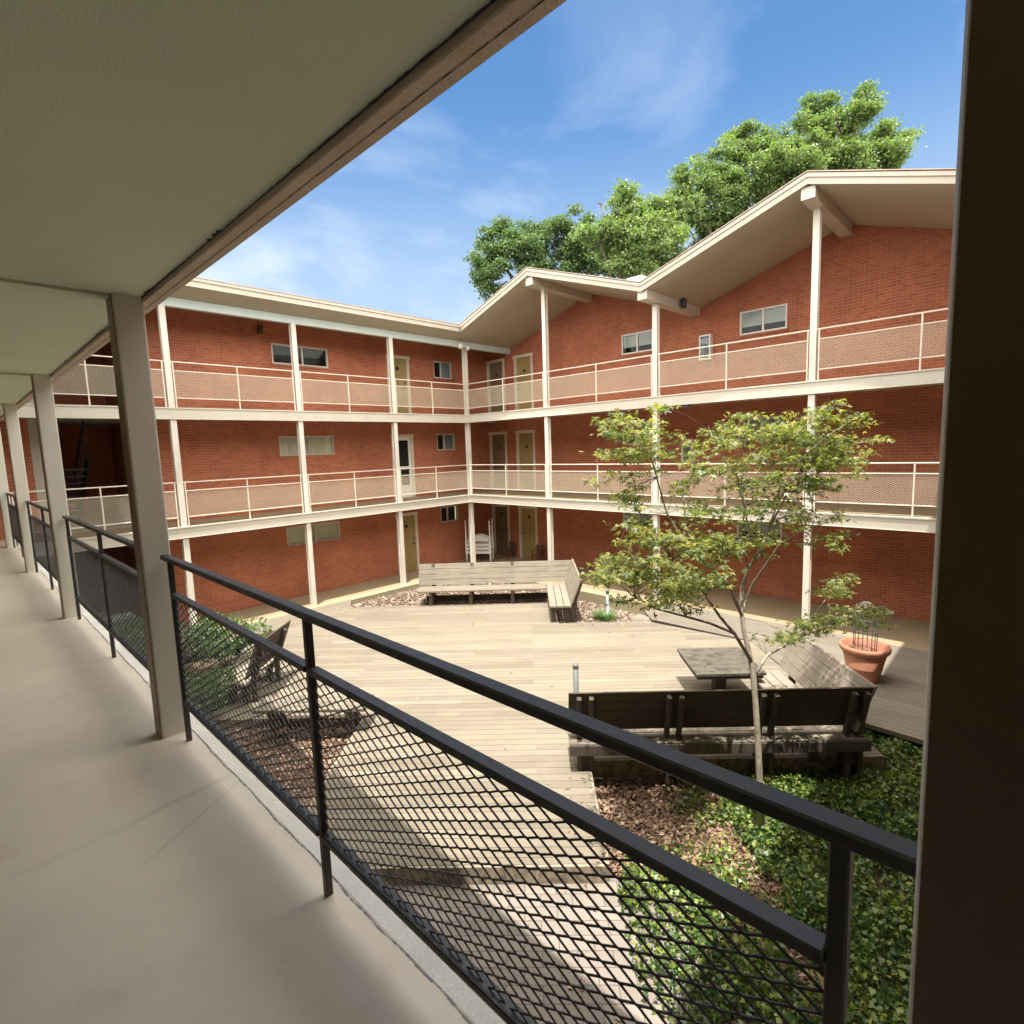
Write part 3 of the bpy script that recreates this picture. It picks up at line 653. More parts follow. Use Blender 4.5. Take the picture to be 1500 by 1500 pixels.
sof.build('soffit', M['soffit'], FW); top.build('roof', M['roofing'], FW); fa.build('fascia', M['fascia'], FW); tr.build('roof_edge_trim', M['roof_trim'], FW)
b = MB(); b.add([(WX, WY, 5.2), (-13.5, WY, 5.4), (-13.5, 24, 5.4), (WX, 24, 5.2)], [(0, 1, 2, 3)]); b.build('roof', M['roofing'], FW)
# bright flashing in the valley between the gables
b = MB(); x = XS[2]
b.add([(x - 0.75, YE + 0.1, ftop(x - 0.75) + 0.03), (x, YE + 0.05, ftop(x) + 0.035), (x, 20, ftop(x) + 0.035), (x - 0.75, 20, ftop(x - 0.75) + 0.03), (x + 0.75, YE + 0.1, ftop(x + 0.75) + 0.03), (x + 0.75, 20, ftop(x + 0.75) + 0.03)], [(0, 1, 2, 3), (1, 4, 5, 2)])
b.box(x - 0.42, x - 0.02, YE + 0.08, 13.6, ftop(x) + 0.06, ftop(x) + 0.21); b.build('valley_flashing', M['white_metal'], FW)

# ---------------------------------------------------------------- right wing (casts the shade on the right of the courtyard)
RW = empty('apartment_wing', (2, 7, G), 'brick apartment wing hidden behind the dark foreground column', 'building', 'brick apartment wings around the courtyard')
b = MB(); b.box(1.5, 1.7, -2, 22, G - 0.3, 6.2); b.build('wall', M['brick'], RW)
for zf in (Z3, 0.0):
    b = MB(); b.box(0.2, 1.498, 0.92, 12.45, zf - 0.24, zf); b.build('walkway_slab', M['cream'], RW)
b = MB(); b.box(-0.52, 6, 1.62, 11.8, 6.1, 6.3); b.build('roof', M['soffit'], RW)
for k in range(1, 4):
    b = MB(); hcol(b, 0.28, YF - k * DA, G - 0.3, 6.1, along='y'); b.build('column', M['column_white'], RW)

# ---------------------------------------------------------------- near wing (the walkway the photo is taken from)
NW = empty('apartment_wing', (-7, -1.4, G), 'shaded near apartment wing with beige walkway floor, low ceiling and thick grey columns', 'building', 'brick apartment wings around the courtyard')
b = MB(); b.box(-15.4, 1.4, -1.5, 0.836, -0.2, 0.0); b.build('walkway_slab', M['floor'], NW)
b = MB(); b.box(-14.1, 1.4, 0.84, 0.905, -0.2, -0.006, 0.006); b.build('floor_edge', M['curb'], NW)
b = MB(); b.box(-15.4, 1.4, -1.5, 0.825, 2.40, 2.70); cs = b.build('ceiling_slab', M['ceiling'], NW)
for k in range(1, 5):
    x = -0.014 - 3.49 * k; b = MB(); b.box(x - 0.05, x + 0.03, -1.5, 0.82, 2.385, 2.401); b.build('ceiling_joint', M['ceiling'], cs)
b = MB(); b.box(-14.05, 1.4, 0.828, 0.868, 2.375, 2.70, 0.004); b.box(-14.05, 1.4, 0.869, 0.912, 2.381, 2.70, 0.004); b.build('edge_beam', M['edge'], NW)
b = MB(); x = -4.5; nn = 900
w0 = 0.0
for q in range(nn):
    x0, x1 = -14.0 + 15.2 * q / nn, -14.0 + 15.2 * (q + 1) / nn
    w1 = max(0.0, 0.0035 + 0.004 * math.sin(x1 * 2.3) * math.sin(x1 * 0.9 + 1) + 0.004 * (random.random() - 0.35) + (0.018 * random.random() if math.sin(x1 * 5.1 + math.sin(x1 * 2)) > 0.93 else 0))
    b.add([(x0, 0.8275, 2.3965), (x1, 0.8275, 2.3965), (x1, 0.8275 - w1 - 0.002, 2.3985), (x0, 0.8275 - w0 - 0.002, 2.3985)], [(0, 1, 2, 3)]); w0 = w1
b.build('peeling_seam', M['black'], NW)
b = MB()
for q in range(nn):
    x0, x1 = -14.0 + 15.2 * q / nn, -14.0 + 15.2 * (q + 1) / nn; r_ = 0.0008 + 0.0022 * random.random()
    b.add([(x0, 0.8685 - r_, 2.3735), (x1, 0.8685 - r_, 2.3735), (x1, 0.870, 2.3735), (x0, 0.870, 2.3735)], [(0, 1, 2, 3)])
b.build('hairline_crack', M['dark'], NW)
b = MB()
for q in range(nn):
    x0, x1 = -14.0 + 15.2 * q / nn, -14.0 + 15.2 * (q + 1) / nn; r_ = 0.0015 + 0.004 * random.random(); c_ = 0.836 + 0.003 * math.sin(x0 * 9) + 0.002 * math.sin(x0 * 31)
    b.add([(x0, c_ - r_, 0.0012), (x1, c_ - r_, 0.0012), (x1, c_ + r_ * 0.5, 0.0012), (x0, c_ + r_ * 0.5, 0.0012)], [(0, 1, 2, 3)])
b.build('floor_crack', M['grey_metal'], NW)
for k in range(0, 5):
    x = -0.014 - 3.49 * k; b = MB()
    w, y0, y1 = 0.06, 0.69, 0.83; r = 0.012
    poly = []
    for cx, cy, a0 in ((x + w - r, y1 - r, 0), (x - w + r, y1 - r, 90), (x - w + r, y0 + r, 180), (x + w - r, y0 + r, 270)):
        for j in range(5): a = rad(a0 + 22.5 * j); poly.append((cx + r * math.cos(a), cy + r * math.sin(a)))
    b.prism(poly, 0.0, 2.40); co = b.build('column', M['near_col'], NW)
    b = MB(); b.box(x - w + 0.006, x + w - 0.002, y0 - 0.004, y0 - 0.0005, 0.0, 2.395); b.build('shade_strip', M['column_shade_brown'], co)  # added brown strip: gallery shade and brick-reflected brown put into its colour
b = MB(); b.box(-15.4, 1.5, -1.7, -1.5, G - 0.3, 5.2); b.box(1.4, 1.5, -1.5, 0.9, G - 0.3, 5.2); b.build('wall', M['brick_dark'], NW)
b = MB(); b.box(-15.4, 1.5, -8, 1.60, 5.30, 5.5); b.build('roof', M['roofing'], NW)
b = MB(); b.box(-15.4, 1.5, -8, 0.905, -2.9, -2.6); b.build('ground_slab', M['far_floor'], NW)
for k in range(0, 5):
    x = -0.014 - 3.49 * k; b = MB(); b.box(x - 0.06, x + 0.06, 0.69, 0.83, 2.70, 5.30); b.build('column', M['near_col'], NW)
    b = MB(); b.box(x - 0.06, x + 0.06, 0.69, 0.83, -2.6, -0.2); b.build('column', M['near_col'], NW)

# ---------------------------------------------------------------- railings
def mesh_panel(mb, L0, L1, z0, z1, w, t, Wd=0.0762, Hd=0.0355, bond=0.0):
    """expanded metal diamonds in the local x-z plane"""
    n = max(1, round((L1 - L0) / Wd)); wd = (L1 - L0) / n; m = max(1, round((z1 - z0) / Hd)); hd = (z1 - z0) / m
    for j in range(m):
        for i in range(n):
            for sgn in (0, 1):
                za, zb = (z0 + j * hd + hd / 2, z0 + (j + 1) * hd) if not sgn else (z0 + j * hd + hd / 2, z0 + j * hd)
                xa = L0 + i * wd
                g = bond * wd
                segs = [((xa + g, za), (xa + wd / 2 - g, zb), w), ((xa + wd / 2 + g, zb), (xa + wd - g, za), w)]
                if bond and not sgn: segs += [((xa + wd / 2 - g, zb), (xa + wd / 2 + g, zb), w * 1.2), ((xa - g, za), (xa + g, za), w * 1.2)]
                for (p, q, w_) in segs:
                    d = Vector((q[0] - p[0], 0, q[1] - p[1])).normalized(); nrm = Vector((-d.z, 0, d.x)) * (w_ / 2)
                    A = Vector((p[0], 0, p[1])) - d * w * 0.25; B = Vector((q[0], 0, q[1])) + d * w * 0.25; y = Vector((0, t / 2 * (1.0 if w_ == w else 0.9), 0))
                    mb.add([A - nrm - y, A + nrm - y, A + nrm + y, A - nrm + y, B - nrm - y, B + nrm - y, B + nrm + y, B - nrm + y],
                           [(0, 4, 5, 1), (1, 5, 6, 2), (2, 6, 7, 3), (3, 7, 4, 0)])
def make_railing(L, post, rail_w, rail_h, zt, zm, zb, mw, mt, m, mm, pw, label, ext=0.03):
    root = empty('railing', (0, 0, 0), label, 'railing')
    def part(name, mb, mat): mb.local = True; return mb.build(name, mat, root)
    hw = rail_w / 2
    b = MB(); b.box(-ext, L + ext, -hw, hw, zt - rail_h, zt, 0.004); part('top_rail', b, m)
    for i, x in enumerate(post):
        b = MB(); b.box(x - pw / 2, x + pw / 2, -pw / 2, pw / 2, -0.02, zt - rail_h, 0.003); part('post', b, m)
    for name, z in (('middle_rail', zm), ('bottom_rail', zb)):
        b = MB()
        for x0, x1 in zip(post[:-1], post[1:]): b.box(x0 + pw / 2, x1 - pw / 2, -hw * 0.9, hw * 0.9, z - rail_h * 0.85, z, 0.003)
        part(name, b, m)
    for x0, x1 in zip(post[:-1], post[1:]):
        b = MB(); mesh_panel(b, x0 + pw / 2, x1 - pw / 2, zb - 0.004, zm - rail_h * 0.8, mw, mt, bond=0.035 if mw < 0.005 else 0.0); part('mesh_panel', b, mm)
    return root
# near, dark railings between the grey columns
near = make_railing(3.19, [0.02, 1.60, 3.17], 0.042, 0.026, 1.035, 0.842, 0.242, 0.0042, 0.0028, M['black_rail'], M['black_rail'], 0.026,
                    'dark grey mesh railing in the foreground, beside the broad dark column', 0.085)
near.location = (-3.335, 0.79, 0)
for k, lab in ((1, 'dark mesh railing past the nearest full grey column on the beige walkway'), (2, 'dark mesh railing two grey columns down the beige walkway'), (3, 'dark mesh railing at the far end of the beige walkway')):
    c = copy_tree(near); c.location = (-3.335 - 3.49 * k, 0.79, 0); c['label'] = lab
for o in [near]: o['group'] = 'dark railings of the near walkway'
for o in list(COL.objects):
    if o.name.startswith('railing') and o.parent is None: o['group'] = 'dark railings of the near walkway'
# pale railings, cross wing
la = DA - 0.17
ra = make_railing(la, [0.02, la / 2, la - 0.02], 0.03, 0.026, 1.03, 0.83, 0.23, 0.0052, 0.005, M['rail_cream'], M['mesh_cream'], 0.028, 'x')
order = ['next to the inner corner', 'one bay left of the corner bay', 'left of the long window', 'leftmost, by the dark stairway']
first = True
for fl, zf in (('third', Z3), ('second', 0.0)):
    for i in range(4):
        o = ra if first else copy_tree(ra); first = False
        y1 = YF - i * DA; y0 = y1 - DA
        o.location = (XL + 0.03, y0 + 0.085, zf); o.rotation_euler = (0, 0, rad(90))
        o['label'] = ['cream railing of the level eaved wing, %s floor, in front of door beside the corner',
                      'cream railing of the level eaved wing, %s floor, right of its long window',
                      'cream railing of the level eaved wing, %s floor, left of its long window',
                      'cream railing of the level eaved wing, %s floor, before the dark stair opening'][i] % fl
        o['group'] = 'cream railings of the far walkways'
lb = DB - 0.17
rb = make_railing(lb, [0.02, lb / 2, lb - 0.02], 0.03, 0.026, 1.03, 0.83, 0.23, 0.0052, 0.005, M['rail_cream'], M['mesh_cream'], 0.028, 'x')
first = True
for fl, zf in (('third', Z3), ('second', 0.0)):
    for i in range(4):
        o = rb if first else copy_tree(rb); first = False
        o.location = (XS[i] + 0.085, YF - 0.03, zf)
        o['label'] = ['cream railing of the gabled wing, %s floor, in front of the two doors',
                      'cream railing of the gabled wing, %s floor, second bay from the inner corner',
                      'cream railing of the gabled wing, %s floor, before the white wall cabinet',
                      'cream railing of the gabled wing, %s floor, rightmost bay beside the dark column'][i] % fl
        o['group'] = 'cream railings of the far walkways'

# ---------------------------------------------------------------- small fittings on the wings
def fitting(name, label, cat, loc, parts, group=None):
    r = empty(name, loc, label, cat, group)
    for nm, mb, m in parts: mb.local = True; mb.build(nm, m, r)
    return r
def ceil_light(x, y, z, label):
    a = MB(); a.box(-0.17, 0.17, -0.09, 0.09, -0.03, 0.0, 0.006); c = MB(); c.box(-0.15, 0.15, -0.075, 0.075, -0.075, -0.031, 0.012)
    fitting('ceiling_light', label, 'light', (x, y, z), [('housing', a, M['black']), ('lens', c, M['bluegrey'])], 'small ceiling lights under the walkways')
ceil_light(-14.8, 6.75, Z3 - 0.151, 'small dark ceiling light under the level eaved wing, near its long middle window')
ceil_light(-14.8, 2.45, Z3 - 0.151, 'small dark ceiling light in front of the dark stair opening')
ceil_light(-14.3, 13.9, Z3 - 0.151, 'small dark ceiling light near the doors by the inner corner')
ceil_light(-6.98, 14.0, Z3 - 0.151, 'small dark ceiling light above the maple, under the gabled wing')
a = MB(); a.box(-0.02, 0.02, -0.06, 0.06, -0.1, 0.1, 0.006); c = MB(); c.box(0.02, 0.13, -0.055, 0.055, -0.09, 0.09, 0.015); d = MB(); d.box(0.02, 0.15, -0.07, 0.07, 0.09, 0.105, 0.005)
fitting('wall_lantern', 'small dark wall lantern high on the brick under the level eaves', 'light', (WX, 6.35, 4.93), [('bracket', a, M['black']), ('lantern_glass', c, M['brown_chair']), ('cap', d, M['black'])])
# twin flood light at the corner column
r = empty('flood_light', (XL + 0.07, YF - 0.22, 5.0), 'white twin flood light on the eave beam at the inner corner', 'light')
a = MB(); a.local = True; a.box(0, 0.03, -0.06, 0.06, -0.06, 0.06, 0.006); a.build('base_plate', M['white'], r)
for y, dz in ((-0.13, 0.0), (0.13, -0.03)):
    h = MB(); h.local = True; c0 = Vector((0.06, y * 0.5, -0.02)); e = Vector((0.13, y, -0.06 + dz)); g = e + Vector((0.09, y * 0.4, -0.05))
    h.tube([c0, e, e + (g - e) * 0.3, e + (g - e) * 0.7, g], [0.015, 0.03, 0.06, 0.085, 0.09], 14); h.build('lamp_head', M['white'], r)
# extinguisher cabinets
def cabinet(x, z, label):
    r = empty('extinguisher_cabinet', (x, WY, z), label, 'cabinet', 'wall cabinets on the gabled wing')
    a = MB(); a.local = True
    for x0, x1, z0, z1 in ((-0.16, -0.12, 0, 0.66), (0.12, 0.16, 0, 0.66), (-0.12, 0.12, 0.62, 0.66), (-0.12, 0.12, 0, 0.04)): a.box(x0, x1, -0.16, -0.001, z0, z1)
    a.box(-0.12, 0.12, -0.02, -0.001, 0.04, 0.62); a.build('case', M['white'], r)
    g = MB(); g.local = True; g.box(-0.12, 0.12, -0.152, -0.147, 0.04, 0.62); g.build('pane', M['glass'], r)
    s_ = MB(); s_.local = True; s_.box(-0.10, 0.10, -0.158, -0.1525, 0.42, 0.57); s_.build('notice', M['bluegrey'], r)
    c = MB(); c.local = True; c.lathe([(0.0, 0.06), (0.055, 0.06), (0.06, 0.09), (0.06, 0.32), (0.03, 0.38), (0.02, 0.42), (0.0, 0.42)], (0, -0.085, 0), 14); c.build('cylinder', M['grey_metal'], r)
cabinet(-6.70, 3.73, 'white glass fronted cabinet on the upper brick wall behind the railing')
cabinet(-7.2, 0.98, 'white glass fronted cabinet on the wall half hidden by the maple')
a = MB(); a.box(-0.05, 0.0, -0.09, 0.09, -0.09, 0.09, 0.01); c = MB(); c.box(-0.17, -0.05, -0.075, 0.075, -0.11, 0.11, 0.03)
a2 = MB(); a2.tube([(0.0, 0, 0), (-0.03, 0, 0)], 0.05, 12)
fitting('beam_speaker', 'small black box fixture on the side of the valley roof beam', 'speaker', (XS[2] + 0.125 + 0.175, 13.55, 5.06), [('bracket', MB().box(-0.175, -0.12, -0.03, 0.03, -0.03, 0.03), M['grey_metal']), ('box', MB().box(-0.12, 0.0, -0.075, 0.075, -0.12, 0.12, 0.03), M['black'])])
# house number on the column by the ivy
cu = bpy.data.curves.new('number', 'FONT'); cu.body = '2'; cu.size = 0.16; cu.extrude = 0.002; cu.align_x = 'CENTER'
cu.materials.append(M['black']); tmp = bpy.data.objects.new('tmp', cu); COL.objects.link(tmp); bpy.context.view_layer.update()
me = bpy.data.meshes.new_from_object(tmp.evaluated_get(bpy.context.evaluated_depsgraph_get())); bpy.data.objects.remove(tmp)
no = bpy.data.objects.new('house_number', me); COL.objects.link(no); no.parent = FW; no.location = Vector((XS[3], YF - 0.0735, -0.68)) - FW.location; no.rotation_euler = (rad(90), 0, 0)

# ---------------------------------------------------------------- benches (built in the deck's own u-v frame)
def bench(label, long_u, long_v, back_side, short, mats, posts, skirt=None):
    """L bench: long leg along u, back on the low-v side (-1) or the high-v side (+1); short leg along v"""
    root = empty('corner_bench', (0, 0, DECK), label, 'bench', 'L shaped wooden benches around the deck', A45)
    u0, u1 = long_u; s0, s1 = long_v                      # seat front and seat rear
    SH = 0.38 if long_v[1] < long_v[0] else 0.42
    def part(n, mb, m): mb.local = True; return mb.build(n, M[m], root)
    sg = -1 if s1 < s0 else 1
    def slat(mb, uu, y, z0, z1, ln, alongv=False):
        t = 0.018; P = []
        for e in uu:
            for (d, zz_) in ((y - t, z0), (y + t, z0), (y + t + ln, z1), (y - t + ln, z1)): P.append((d, e, zz_) if alongv else (e, d, zz_))
        mb.add(P, [(0, 1, 2, 3), (7, 6, 5, 4), (0, 4, 5, 1), (1, 5, 6, 2), (2, 6, 7, 3), (3, 7, 4, 0)])
    # seat planks
    b = MB(); n = 4; wv = (s1 - s0) / n
    for k in range(n): a, c = s0 + wv * k, s0 + wv * (k + 1); b.box(u0, u1, min(a, c) + 0.006, max(a, c) - 0.006, SH - 0.045, SH + 0.002 * (k % 2), 0.004)
    part('seat', b, mats[1])
    if sg < 0 and back_side:
        b = MB(); b.box(u0, u1, s1 - 0.026, s1 + 0.002, SH - 0.14, SH - 0.008, 0.004); part('apron', b, 'post_wood')
    if back_side:
        b = MB(); n = 4; zt = 1.06 if sg < 0 else 1.0; zb = 0.46; hz = (zt - zb) / n
        for k in range(n):
            z = zb + hz * k; lean = sg * 0.17 * (k / 3)
            ue = u1 if sg < 0 else short[1] + 0.02 + 0.17 * k / 3
            for a, c in ((u0 - 0.05 * (sg > 0), (u0 + u1) * 0.5 + 0.07 * ((-1) ** k)), ((u0 + u1) * 0.5 + 0.07 * ((-1) ** k) + 0.006, ue)):
                y = s1 - sg * (0.22 if sg < 0 else 0.02) + lean; b.bar((a, y - sg * 0.028, z + 0.006), (c, y - sg * 0.028, z + 0.006), 0.001) if False else slat(b, (a, c), y, z + 0.006, z + hz - 0.006, sg * 0.05)
        part('backrest', b, mats[0])
    for u in posts:
        b = MB()
        for d in ((-0.075, 0.075) if sg < 0 else (0,)):
            if back_side: b.bar((u + d, s1 - sg * (0.10 if sg < 0 else -0.06), -0.2), (u + d, s1 - sg * (0.10 if sg < 0 else -0.06), 0.40), 0.055 if sg < 0 else 0.09, 0.09, (0, 1, 0)); b.bar((u + d, s1 - sg * (0.13 if sg < 0 else -0.03), 0.38), (u + d, s1 + sg * (0.035 if sg < 0 else 0.21), 1.0), 0.055 if sg < 0 else 0.09, 0.07, (0, 1, 0))
        b.box(u - 0.045, u + 0.045, min(s0, s1) + 0.08, min(s0, s1) + 0.22 if sg > 0 else min(s0, s1) + 0.2, 0.0, SH - 0.046)
        b.box(u - 0.03, u + 0.03, min(s0, s1) + 0.02, max(s0, s1) - 0.02, SH - 0.135, SH - 0.046)
        b.box(u - 0.045, u + 0.045, max(s0, s1) - 0.2, max(s0, s1) - 0.08, 0.0, SH - 0.046)
        part('leg', b, 'post_wood')
    if short:
        su0, su1, v0, v1, bside = short                    # seat u range, v range, back at su1 (+1) or su0 (-1)
        b = MB(); n = 3; w = (su1 - su0) / n
        for k in range(n): b.box(su0 + w * k + 0.006, su0 + w * (k + 1) - 0.006, v0, v1, SH - 0.045, SH + 0.003, 0.004)
        part('seat', b, mats[3])
        b = MB(); n = 4; zb, zt = 0.45, 1.04; hz = (zt - zb) / n; ub = su1 if bside > 0 else su0
        for k in range(n):
            z = zb + hz * k; x = ub + bside * (0.0 + 0.17 * k / 3); vm = (v0 + v1) / 2 + 0.1 * (-1) ** k; ve = v1 + (0.02 + 0.17 * k / 3 if long_v[1] > long_v[0] else 0)
            slat(b, (v0, vm), x, z + 0.006, z + hz - 0.006, bside * 0.05, True); slat(b, (vm + 0.006, ve), x, z + 0.006, z + hz - 0.006, bside * 0.05, True)
        part('backrest', b, mats[2])
        for v in (v0 + 0.16, v1 - 0.3):
            b = MB(); b.bar((ub + bside * 0.055, v, -0.15), (ub + bside * 0.055, v, 0.42), 0.09, 0.05, (0, 1, 0)); b.bar((ub + bside * 0.055, v, 0.40), (ub + bside * 0.25, v, 0.97), 0.09, 0.05, (0, 1, 0))
            b.box(su0 + 0.05, su0 + 0.15, v - 0.045, v + 0.045, 0.0, SH - 0.046); b.box(su1 - 0.15, su1 - 0.05, v - 0.045, v + 0.045, 0.0, SH - 0.046); b.box(su0 + 0.02, su1 - 0.02, v - 0.03, v + 0.03, SH - 0.135, SH - 0.046)
            part('leg', b, 'post_wood')
    if skirt:
        b = MB(); b.box(*skirt, 0.004); part('kick_board', b, 'post_wood')
    return root
bench('sun bleached pale L shaped bench at the far edge of the deck', (-3.0, 0.40), (13.93, 14.46), True, (0.404, 0.92, 12.3, 14.46, 1), ('bench_light', 'bench_light', 'bench_light_y', 'bench_light_y'), (-2.66, -1.6, -0.5), (-2.85, 0.5, 14.42, 14.45, 0.0, 0.17))
bench('dark brown L shaped bench seen from behind, under the maple', (0.42, 4.10), (6.98, 6.45), True, (3.42, 3.95, 6.5, 8.55, 1), ('bench_brown', 'bench_grey', 'bench_grey_y', 'bench_grey_y'), (0.62, 1.72, 2.86, 3.95))
bench('weathered L shaped bench behind the near mesh railing', (-4.15, -2.48), (8.02, 7.5), False, (-5.15, -4.72, 8.45, 9.75, 1), ('bench_brown', 'bench_grey', 'bench_brown', 'bench_grey_y'), (-3.9, -2.75))
# low table
t = empty('low_table', (*W(3.0, 8.6)[:2], DECK), 'low square wooden table with a blotchy top beside the maple trunk', 'table', None, A45)
b = MB(); b.local = True
for k in range(6): b.box(-0.53, 0.53, -0.54 + 0.18 * k + 0.003, -0.54 + 0.18 * (k + 1) - 0.003, 0.515, 0.56, 0.004)
b.build('tabletop', M['table_wood'], t)
b = MB(); b.local = True; b.box(-0.5, 0.5, -0.5, -0.46, 0.455, 0.512); b.box(-0.5, 0.5, 0.46, 0.5, 0.455, 0.512); b.box(-0.5, -0.46, -0.46, 0.46, 0.455, 0.512); b.box(0.46, 0.5, -0.46, 0.46, 0.455, 0.512); b.build('apron', M['bench_brown'], t)
b = MB(); b.local = True; b.box(-0.09, 0.09, -0.09, 0.09, 0.04, 0.512, 0.006); b.build('pedestal', M['bench_brown'], t)
b = MB(); b.local = True; b.box(-0.22, 0.22, -0.06, 0.06, -0.0, 0.04, 0.006); b.build('base_plate', M['bench_brown'], t)
# bollard and path light
P = W(0.66, 8.3)
a = MB(); a.lathe([(0.0, 0), (0.06, 0.0), (0.06, 0.02), (0.045, 0.03), (0.045, 0.60), (0.0, 0.60)], (0, 0, 0), 20); c = MB(); c.lathe([(0.0455, 0.60), (0.047, 0.602), (0.047, 0.655), (0.042, 0.665), (0.0, 0.667)], (0, 0, 0), 20)
fitting('bollard', 'slim grey post standing on the deck behind the dark bench', 'post', (P.x, P.y, DECK), [('shaft', a, M['grey_metal']), ('cap', c, M['grey_metal'])])
P = W(1.82, 12.85)
a = MB(); a.lathe([(0.0, 0), (0.05, 0.0), (0.045, 0.04), (0.032, 0.05), (0.032, 0.62), (0.0, 0.62)], (0, 0, 0), 16); c = MB(); c.lathe([(0.033, 0.62), (0.042, 0.622), (0.042, 0.71), (0.0, 0.72)], (0, 0, 0), 16)
fitting('path_light', 'thin grey path light among the mulch beside the grass clump', 'light', (P.x, P.y, -2.6), [('shaft', a, M['bluegrey']), ('lamp_head', c, M['grey_metal'])])
# terracotta pot and its wire trellis
P = (-1.95, 10.40, DECK)
r = empty('plant_pot', P, 'large terracotta pot with a thick rim standing on the deck', 'pot')
b = MB(); b.local = True
b.lathe([(0.0, 0.0), (0.205, 0.0), (0.22, 0.02), (0.262, 0.22), (0.269, 0.225), (0.269, 0.24), (0.266, 0.245), (0.325, 0.50), (0.31, 0.52)], (0, 0, 0), 48); b.build('body', M['terracotta'], r)
b = MB(); b.local = True
b.lathe([(0.322, 0.49), (0.355, 0.51), (0.374, 0.545), (0.376, 0.58), (0.364, 0.605), (0.343, 0.61), (0.328, 0.60), (0.312, 0.52), (0.29, 0.49)], (0, 0, 0), 48); b.build('rim', M['terracotta'], r)
b = MB(); b.local = True; b.lathe([(0.0, 0.515), (0.15, 0.51), (0.25, 0.50), (0.308, 0.495)], (0, 0, 0), 40); b.build('soil', M['soil'], r)
b = MB()
for k in range(8):
    a = 2 * math.pi * k / 8; x, y = 0.17 * math.cos(a), 0.17 * math.sin(a)
    b.tube([(x, y, 0.45), (x, y, 0.95), (x * 0.98, y * 0.98, 1.15), (x * 0.75, y * 0.75, 1.27), (x * 0.3, y * 0.3, 1.33), (0, 0, 1.335)], 0.007, 6)
h = MB()
for z, q in ((0.66, 0.17), (0.86, 0.17), (1.06, 0.17)):
    h.tube([(q * math.cos(a), q * math.sin(a), z) for a in np.linspace(0, 2 * math.pi, 25)], 0.005, 6)
fitting('wire_trellis', 'thin wire dome trellis standing in the terracotta pot', 'trellis', P, [('wire', b, M['grey_metal']), ('hoop', h, M['grey_metal'])])

# white four post bed frame in the corner
r = empty('bed_frame', (-14.75, 13.45, G), 'small white four post bed frame standing on end in the brick corner', 'bed frame', None, rad(32))
for x in (-0.45, 0.45):
    for y in (-0.2, 0.2):
        b = MB(); b.local = True
        b.lathe([(0.0, 0.0), (0.025, 0.0), (0.04, 0.12), (0.03, 0.2), (0.045, 0.3), (0.045, 0.75), (0.028, 0.8), (0.04, 0.9), (0.026, 1.0), (0.03, 1.3), (0.018, 1.42), (0.028, 1.46), (0.008, 1.55), (0.0, 1.58)], (x, y, 0), 12); b.build('post', M['white'], r)
for y in (-0.2, 0.2):
    b = MB(); b.local = True
    for zl, zh in ((0.30, 0.39), (0.45, 0.53), (0.59, 0.67)): b.box(-0.43, 0.43, y - 0.014, y + 0.014, zl, zh)
    poly = [(-0.43 + 0.86 * i / 14, 0.76) for i in (0, 14)][::-1] + [(-0.43 + 0.86 * i / 14, 0.78 + 0.20 * math.sin(math.pi * i / 14) ** 0.8) for i in range(15)]
    b.prism(poly, y - 0.018, y + 0.018, 'y'); b.build('headboard', M['white'], r)
for x in (-0.45, 0.45):
    b = MB(); b.local = True; b.box(x - 0.015, x + 0.015, -0.16, 0.16, 0.3, 0.48); b.build('side_rail', M['white'], r)
# two small brown chairs beside the ground-floor doors
def wood_chair(x, y, rz, label):
    r = empty('wooden_chair', (x, y, G), label, 'chair', 'brown chairs by the ground floor doors', rz)
    for px in (-0.2, 0.2):
        b = MB(); b.local = True; b.bar((px, -0.22, 0), (px, -0.18, 0.62), 0.05); b.build('leg', M['brown_chair'], r)
        b = MB(); b.local = True; b.bar((px, 0.2, 0), (px, 0.26, 0.85), 0.05); b.build('leg', M['brown_chair'], r)
        b = MB(); b.local = True; b.box(px - 0.035, px + 0.035, -0.25, 0.26, 0.60, 0.63, 0.006); b.build('armrest', M['brown_chair'], r)
    b = MB(); b.local = True
    for k in range(5): b.box(-0.2, 0.2, -0.22 + 0.09 * k, -0.14 + 0.09 * k, 0.36, 0.385)
    b.build('seat', M['brown_chair'], r)
    b = MB(); b.local = True
    for k in range(4): b.bar((-0.15 + 0.1 * k, 0.21, 0.36), (-0.15 + 0.1 * k, 0.27, 0.86), 0.07, 0.02, (0, 1, 0))
    b.build('backrest', M['brown_chair'], r); r.scale = (0.72, 0.72, 0.72)
wood_chair(-14.2, 14.40, rad(-8), 'low brown wooden chair between the two ground floor doors')
wood_chair(-12.75, 14.40, rad(6), 'low brown wooden chair right of both ground floor doors')

# ---------------------------------------------------------------- planting
def quads(P, Nn, T, L, Wd, fold=0.0):
    """leaf diamonds: P centres, Nn normals, T directions"""
    T = T - Nn * np.sum(T * Nn, 1, keepdims=True); T /= np.linalg.norm(T, axis=1, keepdims=True) + 1e-9
    B = np.cross(Nn, T); L = np.asarray(L)[:, None]; Wd = np.asarray(Wd)[:, None]
    v0 = P - T * L * 0.5; v2 = P + T * L * 0.5; v1 = P + B * Wd * 0.5 + Nn * (fold * Wd); v3 = P - B * Wd * 0.5 + Nn * (fold * Wd)
    V = np.stack([v0, v1, v2, v3], 1).reshape(-1, 3); F = np.arange(len(V)).reshape(-1, 4)
    return V, F
def rnd_dirs(n, up=0.0):
    d = rng.normal(size=(n, 3)); d[:, 2] += up; return d / (np.linalg.norm(d, axis=1, keepdims=True) + 1e-9)
